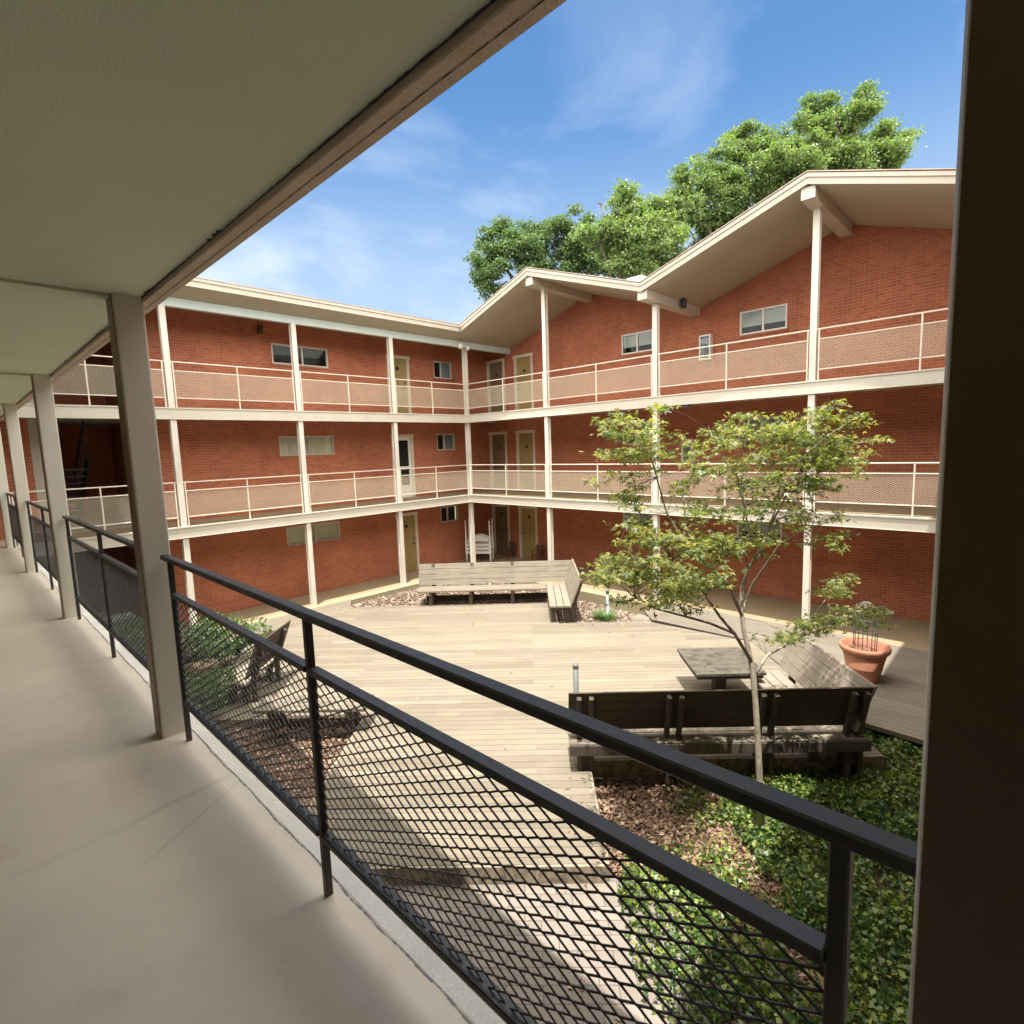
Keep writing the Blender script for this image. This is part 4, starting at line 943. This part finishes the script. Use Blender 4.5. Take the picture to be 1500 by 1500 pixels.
def leaf_shape(outline, P, Nn, T, S, droop=0.0):
    T = T - Nn * np.sum(T * Nn, 1, keepdims=True); T /= np.linalg.norm(T, axis=1, keepdims=True) + 1e-9
    B = np.cross(Nn, T); O = np.asarray(outline); k = len(O); S = np.asarray(S)[:, None, None]
    r2 = (O[:, 0] ** 2 + O[:, 1] ** 2)[None, :, None]
    V = P[:, None, :] + S * (T[:, None, :] * O[None, :, :1] + B[:, None, :] * O[None, :, 1:2] - Nn[:, None, :] * droop * r2)
    return V.reshape(-1, 3), np.arange(len(P) * k).reshape(-1, k)

# Japanese maple: palmate leaves
MAPLE = []
for ang, ln in ((-118, 0.42), (-62, 0.78), (0, 1.0), (62, 0.78), (118, 0.42)):
    a = rad(ang); MAPLE.append((a, ln))
out = [(-0.12, 0.0)]
for i, (a, ln) in enumerate(MAPLE):
    w = 0.16
    for da, q in ((-0.24, 0.5), (0, 1), (0.24, 0.5)): out.append((ln * q * math.cos(a + da), ln * q * math.sin(a + da)))
    if i < 4: m_ = (a + MAPLE[i + 1][0]) / 2; out.append((0.22 * math.cos(m_), 0.22 * math.sin(m_)))
D0 = 6.05                                              # distance of the maple along the view axis
root = empty('maple_tree', (-2.05, 5.95, -2.82), 'slender young Japanese maple with lacy olive leaves growing from the ivy bed', 'tree')
def px(pts, dd=0.0): return [at(x, y, D0 + (d if True else 0) + dd) for x, y, d in pts]
tr = MB()
trunk = px([(1114, 1215, 0.0), (1113, 1150, 0), (1110, 1080, 0), (1106, 1020, 0), (1103, 985, 0), (1097, 955, 0.02), (1090, 925, 0.03), (1086, 895, 0.05), (1087, 862, 0.06), (1096, 833, 0.1), (1114, 805, 0.18), (1127, 772, 0.28), (1139, 736, 0.36), (1172, 690, 0.45), (1195, 650, 0.5)])
tr.tube(trunk, [0.042, 0.036, 0.032, 0.031, 0.032, 0.028, 0.026, 0.024, 0.022, 0.019, 0.016, 0.012, 0.009, 0.006, 0.003], 12); tr.build('trunk', M['bark'], root)
limbs = [
    ([(1088, 905, 0.05), (1067, 859, -0.1), (1040, 832, -0.25), (1023, 815, -0.3), (995, 784, -0.4), (977, 752, -0.45), (962, 700, -0.5), (953, 665, -0.5), (930, 640, -0.45)], 0.022),
    ([(1100, 968, 0.0), (1076, 928, -0.2), (1055, 904, -0.35), (1034, 874, -0.5), (1015, 845, -0.6), (985, 820, -0.65)], 0.026),
    ([(1076, 928, -0.2), (1040, 913, -0.45), (1004, 903, -0.65), (965, 893, -0.85), (930, 875, -0.95), (895, 845, -1.0)], 0.018),
    ([(1088, 895, 0.05), (1100, 859, 0.25), (1124, 824, 0.45), (1142, 797, 0.6), (1180, 775, 0.75), (1230, 760, 0.85)], 0.02),
    ([(1108, 985, 0.0), (1124, 960, 0.12), (1154, 943, 0.25), (1179, 930, 0.35), (1223, 914, 0.5), (1260, 900, 0.6), (1295, 888, 0.7)], 0.02),
    ([(1096, 833, 0.1), (1085, 790, 0.0), (1092, 740, -0.1), (1080, 700, -0.15), (1050, 660, -0.2), (1040, 630, -0.2)], 0.014),
    ([(1114, 805, 0.18), (1096, 770, 0.3), (1085, 720, 0.4), (1090, 660, 0.5), (1098, 610, 0.5)], 0.013),
    ([(1127, 772, 0.28), (1150, 730, 0.15), (1165, 680, 0.05), (1210, 640, 0.0), (1255, 610, 0.0)], 0.013),
    ([(1139, 736, 0.36), (1145, 690, 0.5), (1150, 650, 0.55), (1165, 615, 0.6)], 0.011),
    ([(1172, 690, 0.45), (1210, 665, 0.6), (1250, 650, 0.7), (1282, 645, 0.75)], 0.009),
    ([(1023, 815, -0.3), (1005, 770, -0.2), (1000, 720, -0.1), (1015, 680, -0.1)], 0.010),
    ([(1154, 943, 0.25), (1190, 905, 0.4), (1215, 870, 0.5), (1228, 850, 0.55)], 0.010)]
for pts, r0 in limbs:
    b = MB(); q = px(pts); n = len(q); b.tube(q, [r0 * 0.75 * (1 - 0.8 * i / (n - 1)) + 0.002 for i in range(n)], 8); b.build('branch', M['bark'], root)
CL = [(925, 650, 45, 42, 330, -0.45), (900, 705, 28, 22, 140, -0.5), (962, 655, 26, 40, 150, -0.5), (890, 640, 16, 28, 90, -0.4), (930, 735, 36, 14, 110, -0.5), (905, 615, 20, 12, 60, -0.4),
      (1040, 648, 36, 26, 210, -0.2), (1012, 690, 24, 36, 170, -0.1), (1085, 625, 18, 26, 110, 0.1), (1097, 602, 7, 12, 30, 0.4), (1085, 690, 42, 40, 330, 0.2),
      (1150, 650, 62, 42, 800, 0.4), (1200, 655, 50, 46, 760, 0.5), (1240, 662, 30, 24, 200, 0.6), (1170, 622, 40, 16, 150, 0.5), (1130, 700, 50, 36, 330, 0.3), (1190, 712, 34, 30, 230, 0.5),
      (1222, 588, 5, 20, 26, 0.1), (1262, 612, 8, 18, 34, 0.1), (1283, 645, 12, 6, 26, 0.75), (1245, 690, 22, 12, 60, 0.6), (1205, 690, 25, 25, 160, 0.2),
      (1080, 745, 56, 24, 260, 0.1), (1145, 748, 50, 26, 260, 0.3), (1205, 758, 38, 10, 90, 0.8), (1218, 796, 30, 12, 110, 0.7), (1000, 765, 18, 8, 40, -0.4), (1030, 745, 25, 15, 90, -0.2),
      (1000, 805, 66, 26, 420, -0.6), (1062, 800, 54, 24, 330, -0.3), (945, 792, 40, 22, 200, -0.8), (918, 770, 18, 12, 50, -0.7), (928, 842, 48, 26, 330, -0.9), (985, 850, 60, 28, 420, -0.8),
      (893, 828, 26, 20, 170, -1.0), (950, 880, 46, 13, 170, -0.9), (1040, 850, 32, 14, 120, -0.5), (1090, 795, 34, 16, 110, 0.1), (1130, 790, 24, 10, 60, 0.4), (1000, 880, 30, 10, 70, -0.7),
      (1160, 934, 42, 8, 110, 0.3), (1128, 938, 18, 5, 30, 0.2), (1215, 908, 36, 10, 190, 0.5), (1262, 905, 32, 14, 190, 0.6), (1222, 868, 22, 16, 140, 0.55), (1290, 890, 16, 5, 40, 0.7), (1232, 850, 16, 8, 60, 0.55),
      (1190, 920, 25, 10, 120, 0.4), (960, 700, 20, 25, 60, -0.5), (1040, 700, 20, 20, 60, 0.0)]
Ps = []; twig = MB()
ends = [q for pts, _ in limbs for q in px(pts)] + trunk[9:]
for (cx, cy, rx, ry, n, dd) in CL:
    n = int(n * 1.4); k = max(3, n // 24)
    sub = np.stack([rng.normal(0, 0.52, k) * rx + cx, rng.normal(0, 0.52, k) * ry + cy, rng.normal(0, 0.26, k) + dd], 1)
    for a in range(k):
        c = at(sub[a, 0], sub[a, 1], D0 + sub[a, 2]); 
        e = min(ends, key=lambda q: (q - c).length); m_ = (e + c) / 2 + Vector((0, 0, 0.05)); twig.tube([e, m_, c], [0.003, 0.0022, 0.0012], 4)
        for _ in range(n // k):
            Ps.append(c + Vector((rng.normal(0, 0.074), rng.normal(0, 0.074), rng.normal(0, 0.022))))
twig.build('twigs', M['bark_dark'], root)
Ps = np.array([tuple(p) for p in Ps]); n = len(Ps)
Nn = rnd_dirs(n, 2.2); T = rnd_dirs(n, -0.4); V, F = leaf_shape(out, Ps, Nn, T, rng.uniform(0.040, 0.072, n), 0.25)
V -= np.array(tuple(root.location)); np_mesh('crown', V, F, M['maple_leaf'], root)

# ivy and mulch of the right bed
def inpoly(pt, poly):
    x, y = pt; c = False; j = len(poly) - 1
    for i in range(len(poly)):
        xi, yi = poly[i]; xj, yj = poly[j]
        if (yi > y) != (yj > y) and x < (xj - xi) * (y - yi) / (yj - yi) + xi: c = not c
        j = i
    return c
def hsh(u, v, s=1.0): return (math.sin(u * 2.1 * s + 1.3) + math.sin(v * 2.7 * s + 0.4) + math.sin((u + v) * 1.7 * s + 2.2) + math.sin((u - 1.4 * v) * 3.1 * s)) / 4
IVY = [(0.75, 3.75), (1.2, 3.35), (2.2, 2.2), (8.0, 0.0), (9.0, 4.0), (6.9, 5.95), (5.3, 6.95), (4.75, 7.85), (4.35, 8.2), (4.3, 6.75), (2.0, 6.72), (1.55, 6.4), (1.55, 5.9), (1.35, 5.5), (0.9, 5.35), (0.73, 4.8)]
pts = []
while len(pts) < 36000:
    u, v = rng.uniform(0.7, 9), rng.uniform(0.0, 8.4)
    if not inpoly((u, v), IVY): continue
    x, y = W(u, v)[:2]
    if x > 0.15: continue
    edge = 1.0 if u > 2.15 + 0.35 * hsh(u * 1.5, v * 1.5, 2) else 0.16 + 0.5 * hsh(u * 1.6, v * 1.6, 2)
    if v < 5.0 and u < 2.0: edge = max(edge, 0.7 + 0.5 * hsh(u * 2, v * 2))
    if hsh(u * 1.3 + 5, v * 1.3, 1.6) > 0.48: edge *= 0.35
    if rng.random() > edge: continue
    h = 0.10 + 0.09 * hsh(u * 1.8, v * 1.8, 1.7)
    pts.append((x, y, -2.80 + max(0.02, rng.uniform(0.3, 1.0) * (h + 0.07))))
P = np.array(pts); n = len(P)
IVYL = [(-0.35, 0.0), (-0.5, 0.38), (-0.1, 0.62), (0.12, 0.42), (0.75, 0.0), (0.12, -0.42), (-0.1, -0.62), (-0.5, -0.38)]
V, F = leaf_shape(IVYL, P, rnd_dirs(n, 1.3), rnd_dirs(n), rng.uniform(0.020, 0.045, n), 0.15)
tag(np_mesh('ivy_ground_cover', V, F, M['ivy']), 'glossy green ivy covering the bed below the maple', None, None, 'stuff')
def chips(name, polys, zs, n, m, lmin, lmax, label):
    out_ = []
    per = n // len(polys)
    for poly, z in zip(polys, zs):
        us = [p[0] for p in poly]; vs_ = [p[1] for p in poly]; k = 0
        while k < per:
            u, v = rng.uniform(min(us), max(us)), rng.uniform(min(vs_), max(vs_))
            if inpoly((u, v), poly):
                x, y = W(u, v)[:2]; out_.append((x, y, z + rng.uniform(0.0, 0.035))); k += 1
    P = np.array(out_); n = len(P); L = rng.uniform(lmin, lmax, n)
    V, F = quads(P, rnd_dirs(n, 2.4), rnd_dirs(n), L, L * rng.uniform(0.18, 0.5, n), 0.12)
    tag(np_mesh(name, V, F, M[m]), label, None, None, 'stuff')
chips('bark_mulch', [[(0.68, 4.3), (1.2, 3.6), (2.6, 3.2), (3.2, 6.7), (0.72, 6.7)], [(-2.72, 8.0), (-5.4, 8.0), (-7.5, 9.5), (-8.6, 7.8), (-5.5, 3.6), (-2.72, 5.0)]], [-2.795, -2.685], 26000, 'mulch', 0.03, 0.10, 'reddish brown bark mulch in the planting beds near the railing')
chips('leaf_litter', [[(-5.3, 14.15), (0.6, 14.15), (0.6, 15.3), (-1.0, 16.6), (-2.6, 17.0)], [(0.66, 12.42), (2.6, 12.42), (2.8, 12.75), (0.66, 15.0)]], [-2.595, -2.595], 15000, 'mulch_pale', 0.04, 0.12, 'pale dry leaf mulch behind the far bench')
pts = []
def spill(poly, n, z):
    k = 0
    us = [q[0] for q in poly]; vs_ = [q[1] for q in poly]
    while k < n:
        u, v = rng.uniform(min(us), max(us)), rng.uniform(min(vs_), max(vs_))
        if inpoly((u, v), poly): x, y = W(u, v)[:2]; pts.append((x, y, z + rng.uniform(0.004, 0.012))); k += 1
spill([(0.25, 4.95), (0.66, 4.95), (0.66, 6.76), (0.4, 6.76)], 45, DECK); spill([(-2.65, 4.95), (-2.2, 4.95), (-2.3, 8.0), (-2.65, 8.0)], 60, DECK)
spill([(-5.2, 13.6), (0.5, 13.6), (0.5, 14.1), (-5.2, 14.1)], 70, DECK); spill([(0.7, 12.0), (2.6, 12.0), (2.6, 12.34), (0.7, 12.34)], 40, DECK)
spill([(-2.6, 5.0), (4.4, 6.8), (4.4, 10.8), (0.6, 13.8), (-5.4, 13.8), (-5.4, 8.2)], 150, DECK); spill([(-2.6, 3.2), (1.2, 3.4), (0.7, 4.9), (-2.6, 4.9)], 60, -2.72)
P = np.array(pts); n = len(P); L = rng.uniform(0.03, 0.075, n)
V, F = quads(P, rnd_dirs(n, 4.0), rnd_dirs(n), L, L * rng.uniform(0.3, 0.6, n), 0.15)
tag(np_mesh('fallen_leaves', V, F, M['mulch']), 'dry brown leaves and bark bits strewn over the deck and pavers', None, None, 'stuff')
# liriope clump
P0 = W(1.72, 12.72); r = MB()
n = 420; V = []; F = []
for i in range(n):
    a = rng.uniform(0, 2 * math.pi); q = rng.uniform(0, 0.24); l = rng.uniform(0.16, 0.34); ba = a + rng.normal(0, 0.6)
    o = np.array((P0.x + 1.25 * q * math.cos(a), P0.y + q * math.sin(a), -2.60)); d = np.array((math.cos(ba), math.sin(ba), 0)); s_ = np.array((-d[1], d[0], 0)) * 0.008
    b0 = len(V)
    for t_ in (0, 0.35, 0.7, 1.0):
        p = o + d * (l * 0.75 * t_ ** 1.7) + np.array((0, 0, l * (t_ - 0.42 * t_ ** 2.4))); w = s_ * (1 - 0.9 * t_); V += [p - w, p + w]
    F += [(b0, b0 + 1, b0 + 3, b0 + 2), (b0 + 2, b0 + 3, b0 + 5, b0 + 4), (b0 + 4, b0 + 5, b0 + 7, b0 + 6)]
tag(np_mesh('grass_clump', V, F, M['grassy']), 'bright green clump of strappy grass in mulch beside the thin path light', 'plant')
# rock at the corner of the bed
b = MB(); P0 = W(2.55, 12.55); nn = 10; rows = []
for i in range(6):
    for k in range(nn):
        a = 2 * math.pi * k / nn; e = math.cos(math.pi / 2 * i / 5.2); rr = (0.2 + 0.05 * math.sin(3 * a + 1) + 0.03 * math.sin(7 * a)) * e
        b.v.append((P0.x + rr * math.cos(a) * 1.2, P0.y + rr * math.sin(a), -2.61 + 0.17 * math.sin(math.pi / 2 * i / 5)))
for i in range(5):
    for k in range(nn): b.f.append((i * nn + k, i * nn + (k + 1) % nn, (i + 1) * nn + (k + 1) % nn, (i + 1) * nn + k)); b.sm.append(True)
tag(b.build('rock', M['rock']), 'pale rounded rock at the corner of the far mulch bed', 'rock')
# shrubs behind the near railing
def shrub(label, cx, cy, z0, rx, ry, h, n, group, m='shrub'):
    r = empty('shrub', (cx, cy, z0), label, 'shrub', group)
    st_ = MB(); st_.local = True; blobs = []
    for k in range(9):
        a = rng.uniform(0, 6.28); q = rng.uniform(0.2, 0.75); t = (rx * q * math.cos(a), ry * q * math.sin(a), h * rng.uniform(0.5, 0.85)); blobs.append(t)
        st_.tube([(0, 0, 0), (t[0] * 0.4, t[1] * 0.4, t[2] * 0.5), t], [0.02, 0.013, 0.006], 5)
    st_.build('stem', M['bark_dark'], r)
    B = np.array(blobs)[rng.integers(0, 9, n)]; d = rnd_dirs(n, 0.1) * (rng.uniform(0.5, 1.0, n)[:, None]); P = B + d * np.array((rx * 0.45, ry * 0.45, h * 0.32)); P[:, 2] = np.maximum(P[:, 2], 0.03)
    V, F = quads(P, rnd_dirs(n, 0.8), rnd_dirs(n), rng.uniform(0.05, 0.10, n), rng.uniform(0.025, 0.045, n), 0.15)
    np_mesh('foliage', V, F, M[m], r)
g_ = 'rounded shrubs in the left bed'
shrub('broad green shrub beside the weathered bench, behind the near mesh railing', -11.3, 3.5, -2.69, 0.95, 0.8, 1.15, 3200, g_)
shrub('dark rounded shrub seen through the second dark railing', -11.9, 2.1, -2.69, 1.1, 0.9, 1.3, 3200, g_)
shrub('low dark shrub with glinting leaves below the near mesh railing', -9.6, 2.6, -2.69, 0.8, 0.7, 0.8, 2400, g_)

# ---------------------------------------------------------------- tall trees behind the gabled wing
def big_tree(label, px_, dist, blobs, n, m, leaf, trunk_top):
    """blobs: (photo x, photo y, radius in photo pixels, extra depth)"""
    base = at(px_, 700, dist); r = empty('shade_tree', (base.x, base.y, -3.0), label, 'tree', 'tall trees behind the gabled wing')
    t0 = Vector((base.x, base.y, -3.0)); C = []; R_ = []
    for x, y, rp, dd in blobs: C.append(at(x, y, dist + dd)); R_.append(rp / FPX * dist)
    top = at(*trunk_top, dist); b = MB(); mid = (t0 + top) / 2 + Vector((0.3, 0.2, 0))
    b.tube([t0, t0 + (mid - t0) * 0.5, mid, (mid + top) / 2, top], [0.5, 0.42, 0.34, 0.22, 0.08], 10); b.build('trunk', M['bark_dark'], r)
    b = MB()
    for c, q in zip(C, R_):
        e = mid + (top - mid) * rng.uniform(0.1, 0.8); m_ = (e + c) / 2 + Vector((0, 0, -0.3)); b.tube([e, m_, c], [0.15, 0.10, 0.03], 6)
        for _ in range(5):
            d = Vector(rnd_dirs(1, 0.3)[0]) * q * 0.6; b.tube([c, c + d * 0.6 + Vector((0, 0, 0.1)), c + d], [0.04, 0.025, 0.01], 4)
    b.build('limbs', M['bark_dark'], r)
    C = np.array([tuple(c) for c in C]); R_ = np.array(R_); w = R_ ** 2; w /= w.sum()
    # every blob breaks into smaller boughs, every bough into flat leaf sprays, so sky shows between them
    nb = 150; ci = rng.choice(len(C), nb, p=w); B0 = C[ci] + rnd_dirs(nb, 0.25) * (R_[ci] * rng.uniform(0.45, 1.0, nb))[:, None]
    BR = rng.uniform(0.45, 0.95, nb) * np.clip(R_[ci] * 0.5, 0.35, 0.75)
    ks = int(n / 22); bi = rng.choice(nb, ks, p=BR ** 2 / (BR ** 2).sum()); d = rnd_dirs(ks, 0.35); d[:, 2] *= 0.7
    S = B0[bi] + d * (BR[bi] * rng.uniform(0.3, 1.1, ks))[:, None]
    P = np.repeat(S, 22, 0) + rng.normal(0, 1, (ks * 22, 3)) * np.array((0.17, 0.17, 0.085))
    n = len(P); V, F = quads(P, rnd_dirs(n, 1.1), rnd_dirs(n, -0.4), rng.uniform(0.6, 1.3, n) * leaf, rng.uniform(0.42, 0.7, n) * leaf, 0.1)
    V = V - np.array(tuple(r.location)); np_mesh('crown', V, F, M[m], r)
big_tree('tall pale green tree rising highest above the right gable', 1180, 27, [(1230, 190, 42, 0), (1180, 175, 26, 0.5), (1262, 168, 24, 0.5), (1300, 205, 30, 1), (1170, 215, 38, -0.5), (1285, 250, 40, 1), (1220, 250, 52, 0), (1150, 262, 44, -1), (1262, 145, 14, 0), (1210, 160, 18, 0), (1315, 235, 22, 1), (1330, 200, 14, 1)], 60000, 'tree_leaf', 0.17, (1225, 190))
big_tree('mid green rounded tree between the two gable peaks', 1070, 28, [(1095, 215, 34, 0), (1060, 250, 40, 0), (1120, 250, 42, 1), (1035, 230, 20, 0), (1010, 275, 34, -1), (1060, 300, 46, 0), (1000, 320, 40, 0), (1110, 205, 18, 0), (1130, 290, 46, 0), (1060, 345, 40, 0)], 52000, 'tree_leaf', 0.17, (1070, 250))
big_tree('pointed green tree with loose sprays above the roof valley', 930, 24, [(922, 300, 22, 0), (915, 330, 34, 0), (960, 335, 40, 1), (880, 355, 32, 0), (930, 375, 45, 0), (985, 365, 36, 0), (918, 275, 10, 0), (880, 300, 7, 0), (1000, 310, 24, 1)], 46000, 'tree_leaf', 0.16, (922, 320))
big_tree('dark dense low tree behind the left gable peak', 790, 30, [(720, 365, 28, 0), (705, 395, 28, 0), (760, 352, 32, 0), (800, 350, 34, 1), (840, 340, 30, 0), (760, 395, 44, 0), (820, 380, 44, 0), (870, 375, 38, 0), (720, 420, 28, 0), (880, 400, 40, 0)], 54000, 'tree_leaf_dark', 0.17, (780, 370))
